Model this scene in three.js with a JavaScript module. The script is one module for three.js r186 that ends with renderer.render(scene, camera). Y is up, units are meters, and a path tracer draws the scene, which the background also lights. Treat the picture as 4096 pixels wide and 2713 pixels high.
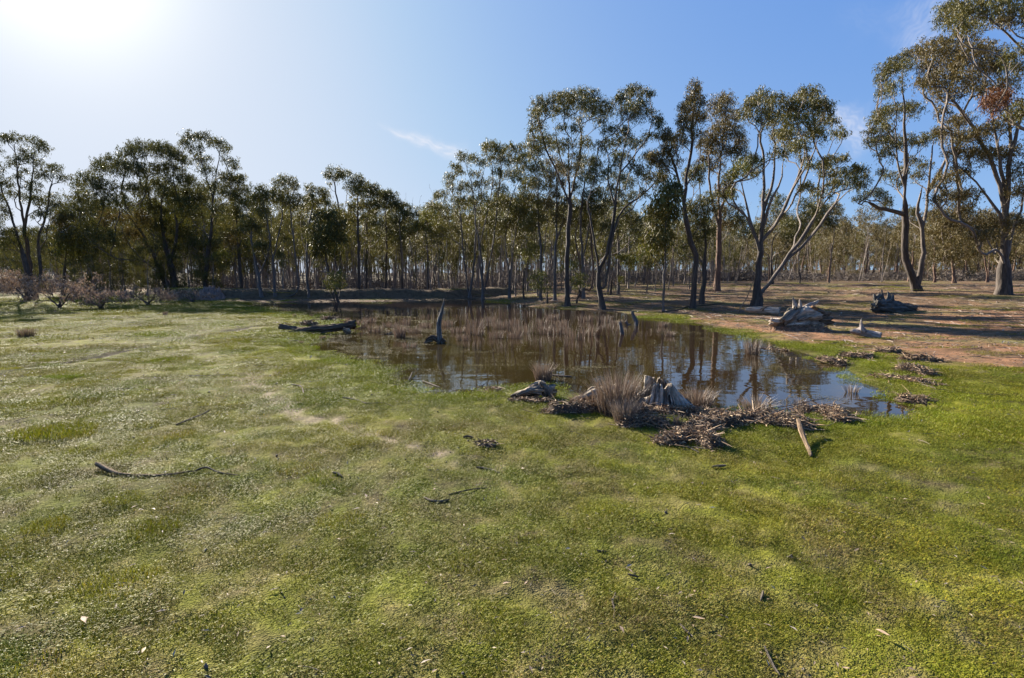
import * as THREE from 'three';
import { createNoise2D, createNoise3D } from 'simplex-noise';

// ---------------------------------------------------------------- camera, sky, sun, exposure
const F = 2276, CX = 2048, CY = 1356.5, EYE = 1.6, PITCH = Math.atan((CY - 1100) / F);   // the photograph is 4096 x 2713
const scene = new THREE.Scene();
const camera = new THREE.PerspectiveCamera(2 * Math.atan(CY / F) * 180 / Math.PI, 1024 / 678, 0.1, 900);
camera.position.set(0, EYE, 0);
camera.rotation.x = -PITCH;
const cosP = Math.cos(PITCH), sinP = Math.sin(PITCH);
function ray(px, py) {
  const u = (px - CX) / F, v = (CY - py) / F;
  return new THREE.Vector3(u, v * cosP - sinP, -(cosP + v * sinP)).normalize();
}
const EXPOSURE = 3.8;
const SUN = ray(215, -250);
const renderer = new THREE.WebGLRenderer();
renderer.toneMapping = THREE.LinearToneMapping;
renderer.toneMappingExposure = EXPOSURE;
renderer.shadowMap.enabled = true;
const sun = new THREE.DirectionalLight(new THREE.Color().setRGB(1, 0.91, 0.78), 5.0);
sun.position.copy(SUN).multiplyScalar(150);
sun.castShadow = true;
sun.shadow.mapSize.set(4096, 4096);
Object.assign(sun.shadow.camera, { left: -90, right: 90, top: 90, bottom: -90, near: 1, far: 400 });
scene.add(sun); scene.add(sun.target);

function rng(seed) {
  let s = seed | 0;
  return () => { s = (s + 0x6d2b79f5) | 0; let t = Math.imul(s ^ (s >>> 15), 1 | s); t = (t + Math.imul(t ^ (t >>> 7), 61 | t)) ^ t; return ((t ^ (t >>> 14)) >>> 0) / 4294967296; };
}
const N2 = createNoise2D(rng(11)), N3 = createNoise3D(rng(12));
const clamp = (x, a = 0, b = 1) => Math.min(b, Math.max(a, x)), lerp = (a, b, t) => a + (b - a) * t;
const sst = (a, b, x) => { const t = clamp((x - a) / (b - a)); return t * t * (3 - 2 * t); };
const fbm = (x, y, o = 3) => { let s = 0, a = 0.5; for (let i = 0; i < o; i++) { s += a * N2(x, y); x = x * 2.03 + 7.1; y = y * 2.03 - 3.7; a *= 0.5; } return s; };
const mixc = (a, b, t) => [lerp(a[0], b[0], t), lerp(a[1], b[1], t), lerp(a[2], b[2], t)];
const V = (x, y, z) => new THREE.Vector3(x, y, z);

{ // the sky: blue air that pales towards the horizon and the sun, and a few thin wisps of cirrus
  const W = 4096, H = 2048, data = new Float32Array(W * H * 4), s = SUN;
  const wisps = [];
  for (const [a, b, w0, w1, k] of [[ray(1560, 520), ray(1835, 620), 0.004, 0.011, 0.75], [ray(3330, 430), ray(3470, 560), 0.008, 0.028, 0.55], [ray(3620, 230), ray(3860, -60), 0.02, 0.05, 0.34], [ray(3700, 150), ray(3400, 60), 0.012, 0.02, 0.05]]) {
    const d = b.clone().sub(a), len = d.length(); d.divideScalar(len);
    const n = a.clone().cross(d).normalize();
    wisps.push({ a, d, len, n, w0, w1, k });
  }
  for (let row = 0; row < H; row++) {
    const up = ((row + 0.5) / H - 0.5) * Math.PI, y = Math.sin(up), cy = Math.cos(up), el = Math.max(0, up) * 180 / Math.PI;
    for (let col = 0; col < W; col++) {
      const i = (row * W + col) * 4, az = ((col + 0.5) / W - 0.5) * 2 * Math.PI, x = Math.cos(az) * cy, z = Math.sin(az) * cy;
      if (row < H / 2 - 4) { data[i] = 0.16; data[i + 1] = 0.18; data[i + 2] = 0.2; data[i + 3] = 1; continue; }
      const c = x * s.x + y * s.y + z * s.z, g = Math.acos(clamp(c, -1, 1)) * 180 / Math.PI;
      const t = Math.exp(-el / 17), e2 = Math.exp(-el / 6);
      let r = lerp(0.045, 0.31, t), gr = lerp(0.2, 0.55, t), b = lerp(0.66, 0.97, t);
      r += 0.12 * e2; gr += 0.09 * e2; b += 0.04 * e2;
      const wide = Math.exp(-g / 24), mid = Math.exp(-g / 15), core = Math.exp(-g * g / 48);
      r += 0.5 * wide + 0.6 * mid; gr += 0.6 * wide + 0.5 * mid; b += 0.5 * wide + 0.3 * mid;
      const low = 0.5 * Math.exp(-el / 12) * Math.exp(-((g / 33) ** 2)); r += low; gr += 0.75 * low; b += 0.3 * low;
      const soft = (v, top) => (v < top - 0.3 ? v : top - 0.3 + 0.3 * (1 - Math.exp(-(v - top + 0.3) / 0.3)));   // thin bright haze
      r = soft(r, 0.82) + 0.5 * core; gr = soft(gr, 0.87) + 0.45 * core; b = soft(b, 0.985) + 0.3 * core;
      for (const w of wisps) {
        const px = x - w.a.x, py = y - w.a.y, pz = z - w.a.z, l = (px * w.d.x + py * w.d.y + pz * w.d.z) / w.len;
        if (l < -0.5 || l > 1.5) continue;
        const o = px * w.n.x + py * w.n.y + pz * w.n.z;
        if (Math.abs(o) > 0.2) continue;
        const wid = lerp(w.w0, w.w1, clamp(l)) * (1 + 0.35 * N2(l * 3, o * 20 + w.k * 90)), oo = o + 0.004 * N2(l * 4 + 9, w.k * 50);
        const q = w.k * Math.exp(-((oo / wid) ** 2)) * sst(-0.25, 0.25, l) * (1 - sst(0.85, 1.3, l)) * (0.6 + 0.4 * fbm(l * 4 + w.k * 40, oo * 190, 4) * 1.6);
        const k = clamp(q); r = lerp(r, 0.9, k); gr = lerp(gr, 0.9, k); b = lerp(b, 0.97, k);
      }
      data[i] = r / EXPOSURE; data[i + 1] = gr / EXPOSURE; data[i + 2] = b / EXPOSURE; data[i + 3] = 1;
    }
  }
  const t = new THREE.DataTexture(data, W, H, THREE.RGBAFormat, THREE.FloatType);
  t.mapping = THREE.EquirectangularReflectionMapping; t.magFilter = THREE.LinearFilter; t.minFilter = THREE.LinearFilter; t.needsUpdate = true;
  scene.background = t; scene.environment = t;
}

// ---------------------------------------------------------------- helpers
const taken = new Map();
function numbered(name) { const n = taken.get(name) || 0; taken.set(name, n + 1); return n ? `${name}_${String(n).padStart(3, '0')}` : name; }
function tag(o, label, category, group, kind) {
  if (label) o.userData.label = label;
  if (category) o.userData.category = category;
  if (group) o.userData.group = group;
  if (kind) o.userData.kind = kind;
  return o;
}
function thing(name, label, category, pos, group) {
  const o = new THREE.Group(); o.name = numbered(name); scene.add(o);
  if (pos) o.position.copy(pos);
  return tag(o, label, category, group);
}
function mesh(name, geo, mat, parent, kind) {
  const m = new THREE.Mesh(geo, mat);
  m.name = parent === scene ? numbered(name) : name; m.castShadow = m.receiveShadow = true;
  if (kind) m.userData.kind = kind;
  parent.add(m); return m;
}
class MB { // collects triangles with colours
  constructor() { this.p = []; this.c = []; this.u = []; this.i = []; }
  v(x, y, z, c, u = 0, w = 0) { this.p.push(x, y, z); this.c.push(c[0], c[1], c[2]); this.u.push(u, w); return this.p.length / 3 - 1; }
  t(a, b, c) { this.i.push(a, b, c); }
  q(a, b, c, d) { this.i.push(a, b, c, a, c, d); }
  get empty() { return !this.i.length; }
  geo() {
    const g = new THREE.BufferGeometry();
    g.setAttribute('position', new THREE.Float32BufferAttribute(this.p, 3));
    g.setAttribute('color', new THREE.Float32BufferAttribute(this.c, 3));
    g.setAttribute('uv', new THREE.Float32BufferAttribute(this.u, 2));
    g.setIndex(this.i); g.computeVertexNormals();
    return g;
  }
}
function tileNoise(size, draw, seed) { // a tileable grey texture: draw(sample) gets a periodic value-noise function
  const data = new Uint8Array(size * size * 4), R = rng(seed), lat = new Float32Array(65536); for (let i = 0; i < 65536; i++) lat[i] = R();
  const noise = (u, v, fx, fy) => {
    const x = u * fx, y = v * fy, x0 = Math.floor(x), y0 = Math.floor(y), a = x - x0, b = y - y0, s = a * a * (3 - 2 * a), t = b * b * (3 - 2 * b);
    const L = (i, j) => lat[(((i % fx) + fx) % fx * 251 + ((j % fy) + fy) % fy * 397 + fx * 31) & 65535];
    return lerp(lerp(L(x0, y0), L(x0 + 1, y0), s), lerp(L(x0, y0 + 1), L(x0 + 1, y0 + 1), s), t);
  };
  for (let j = 0; j < size; j++) for (let i = 0; i < size; i++) {
    const k = clamp(draw(i / size, j / size, noise)) * 255, o = (j * size + i) * 4;
    data[o] = data[o + 1] = data[o + 2] = k; data[o + 3] = 255;
  }
  const t = new THREE.DataTexture(data, size, size); t.wrapS = t.wrapT = THREE.RepeatWrapping; t.magFilter = THREE.LinearFilter; t.minFilter = THREE.LinearFilter; t.needsUpdate = true;
  return t;
}
const rep = (t, x, y) => { const c = t.clone(); c.repeat.set(x, y); c.needsUpdate = true; return c; };
const soilTex = tileNoise(512, (u, v, n) => 0.22 + 0.3 * n(u, v, 9, 9) + 0.25 * n(u, v, 31, 31) + 0.25 * n(u, v, 90, 90) + 0.3 * (n(u, v, 200, 200) - 0.5), 21);
const fineTex = tileNoise(512, (u, v, n) => 0.35 * n(u, v, 24, 24) + 0.35 * n(u, v, 70, 70) + 0.4 * n(u, v, 170, 170), 22);
const barkTex = tileNoise(256, (u, v, n) => 0.15 + 0.45 * n(u, v, 24, 5) + 0.4 * n(u, v, 60, 12) + 0.2 * (n(u, v, 110, 50) - 0.5), 23);
const rippleTex = tileNoise(256, (u, v, n) => 0.5 * n(u, v, 6, 9) + 0.35 * n(u, v, 13, 19) + 0.15 * n(u, v, 30, 40), 24);

// ---------------------------------------------------------------- the shape of the ground
const WATER = -0.07;
const flat = (px, py, y = 0) => { const d = ray(px, py), t = (y - EYE) / d.y; return V(d.x * t, y, d.z * t); };
const pxPoly = (text, y = 0) => text.trim().split(/\s+/).map((s) => { const [a, b] = s.split(',').map(Number), p = flat(a, b, y); return [p.x, p.z]; });
const pond = pxPoly(`1000,1211 1150,1211 1300,1209 1500,1207 1700,1204 1900,1198 2000,1208 2100,1228 2300,1240 2450,1250 2600,1275 2700,1287 2812,1301 2873,1328 2954,1345 3082,1382 3150,1410
 3240,1440 3290,1470 3313,1490 3330,1521 3376,1537 3471,1563 3529,1595 3581,1631 3534,1652 3429,1646 3323,1628 3208,1633 3113,1642 2955,1647 2846,1636 2700,1612 2560,1590 2420,1575 2305,1563 2224,1540 2110,1528 1995,1531
 1900,1548 1800,1562 1697,1541 1650,1495 1580,1471 1464,1444 1325,1395 1240,1362 1302,1325 1409,1327 1420,1300 1404,1286 1325,1279 1279,1266 1139,1250 1060,1238`, WATER);
const dirt = [...pxPoly('2620,1255 2850,1300 3000,1325 3200,1370 3400,1400 3600,1430 3760,1462 4096,1505 4400,1530'), [60, -9], [400, -40], [400, -500], [-400, -500], [-400, -60],
  ...pxPoly('-900,1172 0,1176 300,1178 620,1182 800,1192 900,1206 1050,1212 1500,1216 1900,1206 2150,1238 2400,1252')];
function sd(poly, x, z) { // signed distance, negative inside
  let d = 1e9, s = 1;
  for (let i = 0, j = poly.length - 1; i < poly.length; j = i++) {
    const [ax, az] = poly[i], [bx, bz] = poly[j], ex = bx - ax, ez = bz - az, wx = x - ax, wz = z - az, t = clamp((wx * ex + wz * ez) / (ex * ex + ez * ez));
    const dx = wx - ex * t, dz = wz - ez * t; d = Math.min(d, dx * dx + dz * dz);
    const c1 = z >= az, c2 = z < bz, c3 = ex * wz > ez * wx;
    if ((c1 && c2 && c3) || (!c1 && !c2 && !c3)) s = -s;
  }
  return s * Math.sqrt(d);
}
function toLine(line, x, z) { let best = 1e9, at = 0; for (let i = 0; i + 1 < line.length; i++) { const [ax, az] = line[i], ex = line[i + 1][0] - ax, ez = line[i + 1][1] - az, t = clamp(((x - ax) * ex + (z - az) * ez) / (ex * ex + ez * ez)), d = Math.hypot(x - ax - ex * t, z - az - ez * t); if (d < best) { best = d; at = (i + t) / (line.length - 1); } } return [best, at]; }
const bank = [[-21.5, -37.6], [-16, -38.6], [-10, -39.2], [-5, -40.2], [-1, -44]];
const track = pxPoly('-300,1560 0,1497 250,1450 500,1400 760,1352 960,1315 1140,1280');
const strip = pxPoly('1000,1488 1035,1535 1075,1585 1180,1640 1400,1705 1600,1765 1780,1820 1950,1878');
function height(x, z) {
  const r = Math.hypot(x, z), s = r < 70 ? sd(pond, x, z) : 40;
  let h = 0.024 * N2(x * 0.35, z * 0.35) + 0.014 * N2(x * 1.3 + 5, z * 1.3);
  if (r < 14) h += 0.012 * N2(x * 4.1, z * 4.1 + 3) * (1 - sst(9, 14, r));
  h += 0.7 * sst(3, 26, s) * sst(-3, 7, x) * sst(9, 26, r) + 0.25 * sst(0.5, 6, s) * sst(-4, 2, x) * sst(22, 30, -z);     // the ground lifts gently on the far right
  h += 2.5 * sst(70, 260, r);
  if (r > 30 && r < 60) { const [d, at] = toLine(bank, x, z); h += (0.7 - 0.15 * at + 0.08 * N2(x * 0.4, z * 0.4)) * Math.exp(-((d / 1.2) ** 4)); }
  if (r < 60) h += -0.14 * sst(1.2, -0.5, s) - 0.06 * clamp(-s - 0.5, 0, 8);
  if (x < 2 && r < 40) { h -= 0.07 * Math.exp(-((toLine(track, x, z)[0] / 0.17) ** 2)); h -= 0.02 * Math.exp(-((toLine(strip, x, z)[0] / 0.2) ** 2)); }
  return h;
}
function gp(px, py, lift = 0) { // where the sight line of a photo pixel meets the ground
  const d = ray(px, py); let a = 0.5, b = 0.5;
  for (let t = 1.5; t < 300; t *= 1.015) { b = t; if (EYE + d.y * t < height(d.x * t, d.z * t)) break; a = t; }
  for (let i = 0; i < 14; i++) { const m = (a + b) / 2; if (EYE + d.y * m < height(d.x * m, d.z * m)) b = m; else a = m; }
  return V(d.x * a, EYE + d.y * a + lift, d.z * a);
}
const gw = (px, py) => flat(px, py, WATER);
const at = (px, py, z) => { const d = ray(px, py), t = z / d.z; return V(d.x * t, EYE + d.y * t, z); };
const mpp = (z) => -z / F; // metres per photo pixel

// what grows where
function cover(x, z) {
  const s = sd(pond, x, z), dn = sd(dirt, x, z) + 0.9 * fbm(x * 0.45, z * 0.45) + 0.35 * N2(x * 1.7, z * 1.7), bare = sst(0.5, -0.7, dn);
  const a = fbm(x * 0.22 + 3, z * 0.22), b = fbm(x * 0.8 - 9, z * 0.8 + 4), c = fbm(x * 2.6, z * 2.6, 2);
  let way = 0, tr = 0;
  if (x < 2) { const [ds, as] = toLine(strip, x, z); way = Math.exp(-((ds / (0.13 + 0.1 * b)) ** 2)) * clamp(0.7 + 1.5 * c); tr = 0.95 * Math.exp(-((toLine(track, x, z)[0] / 0.2) ** 2)); way = Math.max(way, tr); }
  const fringe = sst(2.4, 0.3, s) * sst(-0.4, 0.1, s);
  return { s, bare, a, b, c, way: clamp(way), tr, fringe };
}
{
  const mb = new MB(), radii = [0.6], angs = [];
  while (radii[radii.length - 1] < 600) { const r = radii[radii.length - 1]; radii.push(r < 8 ? r * 1.03 : r < 28 ? r + 0.2 : r < 48 ? r + 0.33 : r * 1.07); }
  const rings = radii.length - 1;
  for (let i = 0; i <= 560; i++) angs.push(lerp(-58, 58, i / 560));
  for (let i = 1; i < 60; i++) angs.push(58 + (244 * i) / 60);
  for (let j = 0; j <= rings; j++) {
    const r = radii[j];
    for (const deg of angs) {
      const q = (deg * Math.PI) / 180, x = r * Math.sin(q), z = -r * Math.cos(q), near = r < 90;
      let col = [0.17, 0.125, 0.085];
      if (near) {
        const k = cover(x, z);
        const soil = mixc([0.125, 0.09, 0.055], [0.085, 0.065, 0.038], clamp(0.5 + k.b * 1.3)), moss = mixc([0.065, 0.072, 0.01], [0.11, 0.108, 0.012], clamp(0.5 + k.a * 1.2 + k.c * 0.5));
        let g = mixc(moss, soil, clamp(0.22 + k.c * 0.9 + k.b * 0.5 - k.fringe * 0.5));
        g = mixc(g, k.tr > 0.2 ? [0.045, 0.034, 0.021] : [0.2, 0.158, 0.115], k.way);
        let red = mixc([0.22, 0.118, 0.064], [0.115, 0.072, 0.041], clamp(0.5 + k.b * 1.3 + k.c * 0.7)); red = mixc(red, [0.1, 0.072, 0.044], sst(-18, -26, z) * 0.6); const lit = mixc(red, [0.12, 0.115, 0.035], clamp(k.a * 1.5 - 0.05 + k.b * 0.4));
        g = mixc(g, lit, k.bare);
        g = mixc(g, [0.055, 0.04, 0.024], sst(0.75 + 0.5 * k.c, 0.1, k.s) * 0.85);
        if (r > 30 && r < 52) g = mixc(g, [0.085, 0.06, 0.036], sst(4.5, 1.5, toLine(bank, x, z)[0]) * (x < 3 ? 0.85 : 0));  // darker earth round the bank, with the shade of its near face painted in
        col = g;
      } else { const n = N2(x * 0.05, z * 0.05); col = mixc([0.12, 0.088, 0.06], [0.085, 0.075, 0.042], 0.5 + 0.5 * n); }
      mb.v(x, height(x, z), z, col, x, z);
    }
  }
  const w = angs.length;
  for (let j = 0; j < rings; j++) for (let i = 0; i < w; i++) { const a = j * w + i, b = j * w + (i + 1) % w; mb.q(a, b, b + w, a + w); }
  const c = mb.v(0, height(0, 0), 0, [0.1, 0.1, 0.03], 0, 0);
  for (let i = 0; i < w; i++) mb.t(c, (i + 1) % w, i);
  const m = new THREE.MeshPhysicalMaterial({ vertexColors: true, roughness: 1, specularIntensity: 0.15, map: rep(soilTex, 0.55, 0.55), bumpMap: rep(fineTex, 1.3, 1.3), bumpScale: 0.014 });
  m.map.colorSpace = THREE.NoColorSpace; m.color.setRGB(1.75, 1.75, 1.75);
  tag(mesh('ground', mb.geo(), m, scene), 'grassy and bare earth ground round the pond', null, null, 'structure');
}
{ // the pond's surface
  const mb = new MB(), st = 0.4, ids = new Map();
  const id = (i, j) => {
    const key = i * 10007 + j; if (ids.has(key)) return ids.get(key);
    const x = i * st, z = j * st, s = sd(pond, x, z), sh = sst(-3.2, 0.1, s + 1.2 * N2(x * 0.5, z * 0.5)), left = sst(4, -3, x) * sst(-24, -14, z);
    const col = mixc([0.022, 0.012, 0.0055], [0.026, 0.02, 0.0065], clamp(sh * 0.55 + left * 0.6 + 0.25 * N2(x * 0.7, z * 0.7)));
    const n = mb.v(x, WATER, z, col, x, z); ids.set(key, n); return n;
  };
  let lo = [1e9, 1e9], hi = [-1e9, -1e9];
  for (const [x, z] of pond) { lo = [Math.min(lo[0], x), Math.min(lo[1], z)]; hi = [Math.max(hi[0], x), Math.max(hi[1], z)]; }
  for (let i = Math.floor(lo[0] / st) - 4; i < hi[0] / st + 4; i++) for (let j = Math.floor(lo[1] / st) - 4; j < hi[1] / st + 4; j++)
    if (sd(pond, (i + 0.5) * st, (j + 0.5) * st) < 1.5) mb.q(id(i, j), id(i, j + 1), id(i + 1, j + 1), id(i + 1, j));
  const m = new THREE.MeshPhysicalMaterial({ vertexColors: true, roughness: 0.025, ior: 1.33, bumpMap: rep(rippleTex, 0.3, 0.3), bumpScale: 0.0028 });
  tag(mesh('water', mb.geo(), m, scene), 'still brown water of the shallow pond', null, null, 'structure');
}

// ---------------------------------------------------------------- materials of plants and wood
const barkMat = new THREE.MeshStandardMaterial({ vertexColors: true, roughness: 0.9, map: barkTex, bumpMap: barkTex, bumpScale: 0.02 }); barkMat.color.setRGB(1.8, 1.8, 1.8);
const leafMat = new THREE.MeshPhysicalMaterial({ vertexColors: true, roughness: 0.55, specularIntensity: 0.32, transmission: 0.48, thickness: 0, side: THREE.DoubleSide });
const bladeMat = new THREE.MeshPhysicalMaterial({ vertexColors: true, roughness: 0.58, specularIntensity: 0.17, transmission: 0.45, thickness: 0, side: THREE.DoubleSide });
const reedMat = new THREE.MeshPhysicalMaterial({ vertexColors: true, roughness: 0.75, transmission: 0.3, thickness: 0, side: THREE.DoubleSide });
const dryMat = new THREE.MeshStandardMaterial({ vertexColors: true, roughness: 0.8, side: THREE.DoubleSide });
const woodMat = new THREE.MeshPhysicalMaterial({ vertexColors: true, roughness: 1, specularIntensity: 0.25, map: rep(barkTex, 1, 1), bumpMap: barkTex, bumpScale: 0.02 }); woodMat.color.setRGB(1.75, 1.75, 1.75);
const soilMat = new THREE.MeshStandardMaterial({ vertexColors: true, roughness: 1, bumpMap: rep(fineTex, 3, 3), bumpScale: 0.02 });

// ---------------------------------------------------------------- tubes, leaves, trees
function tube(mb, pts, rad, seg, colour, flare) { // a smooth tapering tube along pts
  const n = pts.length, d = V(), side = V(), up = V(), base = mb.p.length / 3; let len = 0, prev = null;
  for (let i = 0; i < n; i++) {
    d.subVectors(pts[Math.min(n - 1, i + 1)], pts[Math.max(0, i - 1)]).normalize();
    if (!prev) { side.set(1, 0, 0.31).cross(d); if (side.lengthSq() < 0.01) side.set(0, 0, 1).cross(d); side.normalize(); } else side.addScaledVector(d, -side.dot(d)).normalize();
    prev = d; up.crossVectors(d, side);
    if (i) len += pts[i].distanceTo(pts[i - 1]);
    for (let k = 0; k <= seg; k++) {
      const a = (k / seg) * 2 * Math.PI; let r = rad[i];
      if (flare) r *= flare(pts[i], a);
      const c = Math.cos(a) * r, s = Math.sin(a) * r;
      mb.v(pts[i].x + side.x * c + up.x * s, pts[i].y + side.y * c + up.y * s, pts[i].z + side.z * c + up.z * s, colour(rad[i], pts[i], a), (k / seg) * Math.max(1, Math.round(rad[0] * 8)), len * 0.8);
    }
  }
  for (let i = 0; i + 1 < n; i++) for (let k = 0; k < seg; k++) { const a = base + i * (seg + 1) + k; mb.q(a, a + 1, a + seg + 2, a + seg + 1); }
  const tip = pts[n - 1], e = mb.v(tip.x, tip.y, tip.z, colour(rad[n - 1], tip, 0), 0, len);
  for (let k = 0; k < seg; k++) mb.t(base + (n - 1) * (seg + 1) + k, base + (n - 1) * (seg + 1) + k + 1, e);
}
const _s = V(), _n = V();
function blade(mb, p, d, R, L, W, col) { // a leaf far away: one slim triangle
  _s.set(R() - 0.5, R() - 0.5, R() - 0.5).cross(d).normalize();
  const a = mb.v(p.x - _s.x * W * 0.5, p.y - _s.y * W * 0.5, p.z - _s.z * W * 0.5, col), b = mb.v(p.x + _s.x * W * 0.5, p.y + _s.y * W * 0.5, p.z + _s.z * W * 0.5, col);
  mb.t(a, b, mb.v(p.x + d.x * L, p.y + d.y * L, p.z + d.z * L, col));
}
function leaf(mb, p, d, R, L, W, col) { // a narrow folded leaf
  _s.set(R() - 0.5, R() - 0.5, R() - 0.5).cross(d).normalize(); _n.crossVectors(_s, d);
  const f = W * 0.25, h = L * 0.42;
  const a = mb.v(p.x, p.y, p.z, col), b = mb.v(p.x + d.x * h + _s.x * W * 0.5 + _n.x * f, p.y + d.y * h + _s.y * W * 0.5 + _n.y * f, p.z + d.z * h + _s.z * W * 0.5 + _n.z * f, col);
  const c = mb.v(p.x + d.x * L, p.y + d.y * L, p.z + d.z * L, col), e = mb.v(p.x + d.x * h - _s.x * W * 0.5 + _n.x * f, p.y + d.y * h - _s.y * W * 0.5 + _n.y * f, p.z + d.z * h - _s.z * W * 0.5 + _n.z * f, col);
  mb.t(a, b, c); mb.t(a, c, e);
}
const BARK = { dark: [0.075, 0.056, 0.043], red: [0.15, 0.085, 0.055], pale: [0.2, 0.165, 0.137], grey: [0.13, 0.112, 0.098] };
const LEAF = { olive: [[0.12, 0.122, 0.024], [0.185, 0.15, 0.036]], deep: [[0.08, 0.088, 0.022], [0.14, 0.122, 0.03]], brown: [[0.135, 0.115, 0.032], [0.19, 0.135, 0.042]], fresh: [[0.16, 0.175, 0.03], [0.22, 0.19, 0.035]], dead: [[0.24, 0.09, 0.03], [0.17, 0.085, 0.03]], twiggy: [[0.32, 0.225, 0.155], [0.21, 0.145, 0.095]] };
function tree(o) { // o: base, stems (lists of points), pads ({c, r, tone}), all in world places
  const R = rng(o.seed), nodes = [{ p: V(0, -0.15, 0), d: V(0, 1, 0), par: -1, r: 0 }], root = o.base;
  let stemAt = -1, stemMain = true; const add = (par, p) => { const d = p.clone().sub(nodes[par].p); nodes.push({ p, d: d.normalize(), par, r: 0, stem: stemAt, main: stemMain }); return nodes.length - 1; };
  const chain = (par, pts, step, wig, onStem) => {
    const c = new THREE.CatmullRomCurve3(pts), n = Math.max(2, Math.ceil(c.getLength() / step)); let last = par; const s = R() * 100;
    for (let i = 1; i <= n; i++) { if (onStem) stemAt = i / n; const p = c.getPoint(i / n), k = wig * (i < n ? 1 : 0.3); p.x += k * N2(p.y * 0.9, s); p.z += k * N2(p.y * 0.9, s + 40); last = add(last, p); }
    stemAt = -1; return last;
  };
  const pads = o.pads.map((q) => ({ c: q.c.clone().sub(root), r: q.r, tone: q.tone })).sort((a, b) => a.c.y - b.c.y);
  const top = pads.length ? pads[pads.length - 1].c.y : 3;
  if (o.stems && o.stems.length) for (const st of o.stems) {
    const pts = st.map((p) => p.clone().sub(root)); let best = 0, bd = 1e9;
    nodes.forEach((n, i) => { const d = n.p.distanceTo(pts[0]); if (d < bd) { bd = d; best = i; } });
    chain(best, [nodes[best].p, ...(bd < 0.3 ? pts.slice(1) : pts)], o.step || 0.5, o.wiggle ?? 0.05, true); stemMain = false; stemMain = false;
  } else {
    const m = V(); let w = 0; for (const q of pads) { m.addScaledVector(q.c, q.r.x); w += q.r.x; } m.divideScalar(w || 1);
    chain(0, [V(0, 0, 0), V(m.x * 0.2, m.y * 0.35, m.z * 0.2), V(m.x * 0.7, m.y * 0.75, m.z * 0.7)], o.step || 0.5, o.wiggle ?? 0.08);
  }
  const low = o.low ?? 0.2 * top, ends = [];
  const aims = []; for (const q of pads) { if (o.far || o.category === 'shrub' || q.r.x < 0.3) aims.push([q, 0]); else { aims.push([q, -0.5]); aims.push([q, 0.5]); } }
  for (const [q, off] of aims) {
    const t = q.c.clone(); t.y -= q.r.y * (0.45 + 0.2 * off); t.x += q.r.x * off; t.z += q.r.z * (off ? (R() - 0.5) * 0.8 : 0); let best = 0, bc = 1e9;
    nodes.forEach((n, i) => {
      if (n.twig) return;
      const dx = t.x - n.p.x, dy = t.y - n.p.y, dz = t.z - n.p.z, d = Math.hypot(dx, dy, dz) + 1e-4, e = dy / d;
      let c = d * (1 + 2.4 * Math.max(0, 0.7 - e)) + (n.p.y < low ? (low - n.p.y) * 1.2 : 0); if (e < 0.02) c += 1.2;
      c += Math.max(0, 0.75 - n.d.dot(V(dx / d, e, dz / d))) * d * 1.3;
      if (c < bc) { bc = c; best = i; }
    });
    const a = nodes[best], d = a.p.distanceTo(t), v = t.clone().sub(a.p).normalize(), h1 = a.d.clone().multiplyScalar(0.5).addScaledVector(v, 0.6).normalize(), h2 = v.clone().multiplyScalar(0.8).add(V(0, 0.3, 0)).normalize();
    const end = chain(best, [a.p, a.p.clone().addScaledVector(h1, d * 0.33), t.clone().addScaledVector(h2, -d * 0.33), t], Math.max(o.step ? o.step * 0.8 : 0.4, d / 9), Math.min(0.08, d * 0.03));
    const k = o.twigs ?? (off ? 2 : 4);
    for (let i = 0; i < k; i++) {
      const u = R() * 6.283, e = 0.15 + 0.85 * R(), p = V(q.c.x + Math.cos(u) * q.r.x * e * 0.85, q.c.y + q.r.y * (0.1 + 0.6 * R() * (1.1 - e)), q.c.z + Math.sin(u) * q.r.z * e * 0.85);
      const from = nodes[end].p, m1 = from.clone().lerp(p, 0.5); m1.y -= 0.06 * from.distanceTo(p); const x = add(end, m1), y = add(x, p); nodes[x].twig = nodes[y].twig = true;
    }
  }
  const kids = nodes.map(() => []); nodes.forEach((n, i) => { if (n.par >= 0) kids[n.par].push(i); });
  const rt = o.tip ?? 0.009, E = 1.95;
  for (let i = nodes.length - 1; i >= 0; i--) { let s = 0; for (const k of kids[i]) s += nodes[k].r ** E; nodes[i].r = Math.max(rt, s ** (1 / E)); }
  const rr = nodes[0].r, sc = (o.R - rt) / Math.max(1e-4, rr - rt); for (const n of nodes) n.r = rt + (n.r - rt) * sc;
  for (const n of nodes) if (n.stem >= 0) n.r = Math.max(n.r, o.R * (n.main ? 0.8 : o.sub ?? 0.38) * (1 - 0.8 * n.stem));
  if (o.stems && o.stems.length) for (const n of nodes) if (!(n.stem >= 0 && n.main) && n.par >= 0) n.r = Math.min(n.r, o.R * (n.stem >= 0 ? o.cap ?? 0.5 : 0.22));
  const along = nodes.map(() => 0); nodes.forEach((n, i) => { if (n.par >= 0) along[i] = along[n.par] + n.p.distanceTo(nodes[n.par].p); });
  nodes.forEach((n, i) => { if (!n.twig) n.r *= 1 - 0.25 * clamp(along[i] / (top + 2)); });
  const low_ = o.barkLow || BARK.dark, high = o.barkHigh || BARK.pale, thr = o.thr ?? o.R * 0.55;
  const colour = (r, p, a) => { const k = sst(thr * 0.25, thr, r + 0.25 * thr * N3(p.x * 1.5, p.y * 0.6, a)), c = mixc(high, low_, k), j = 0.82 + 0.3 * N3(p.x * 3 + a, p.y * 2, p.z * 3); return [c[0] * j, c[1] * j, c[2] * j]; };
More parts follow.
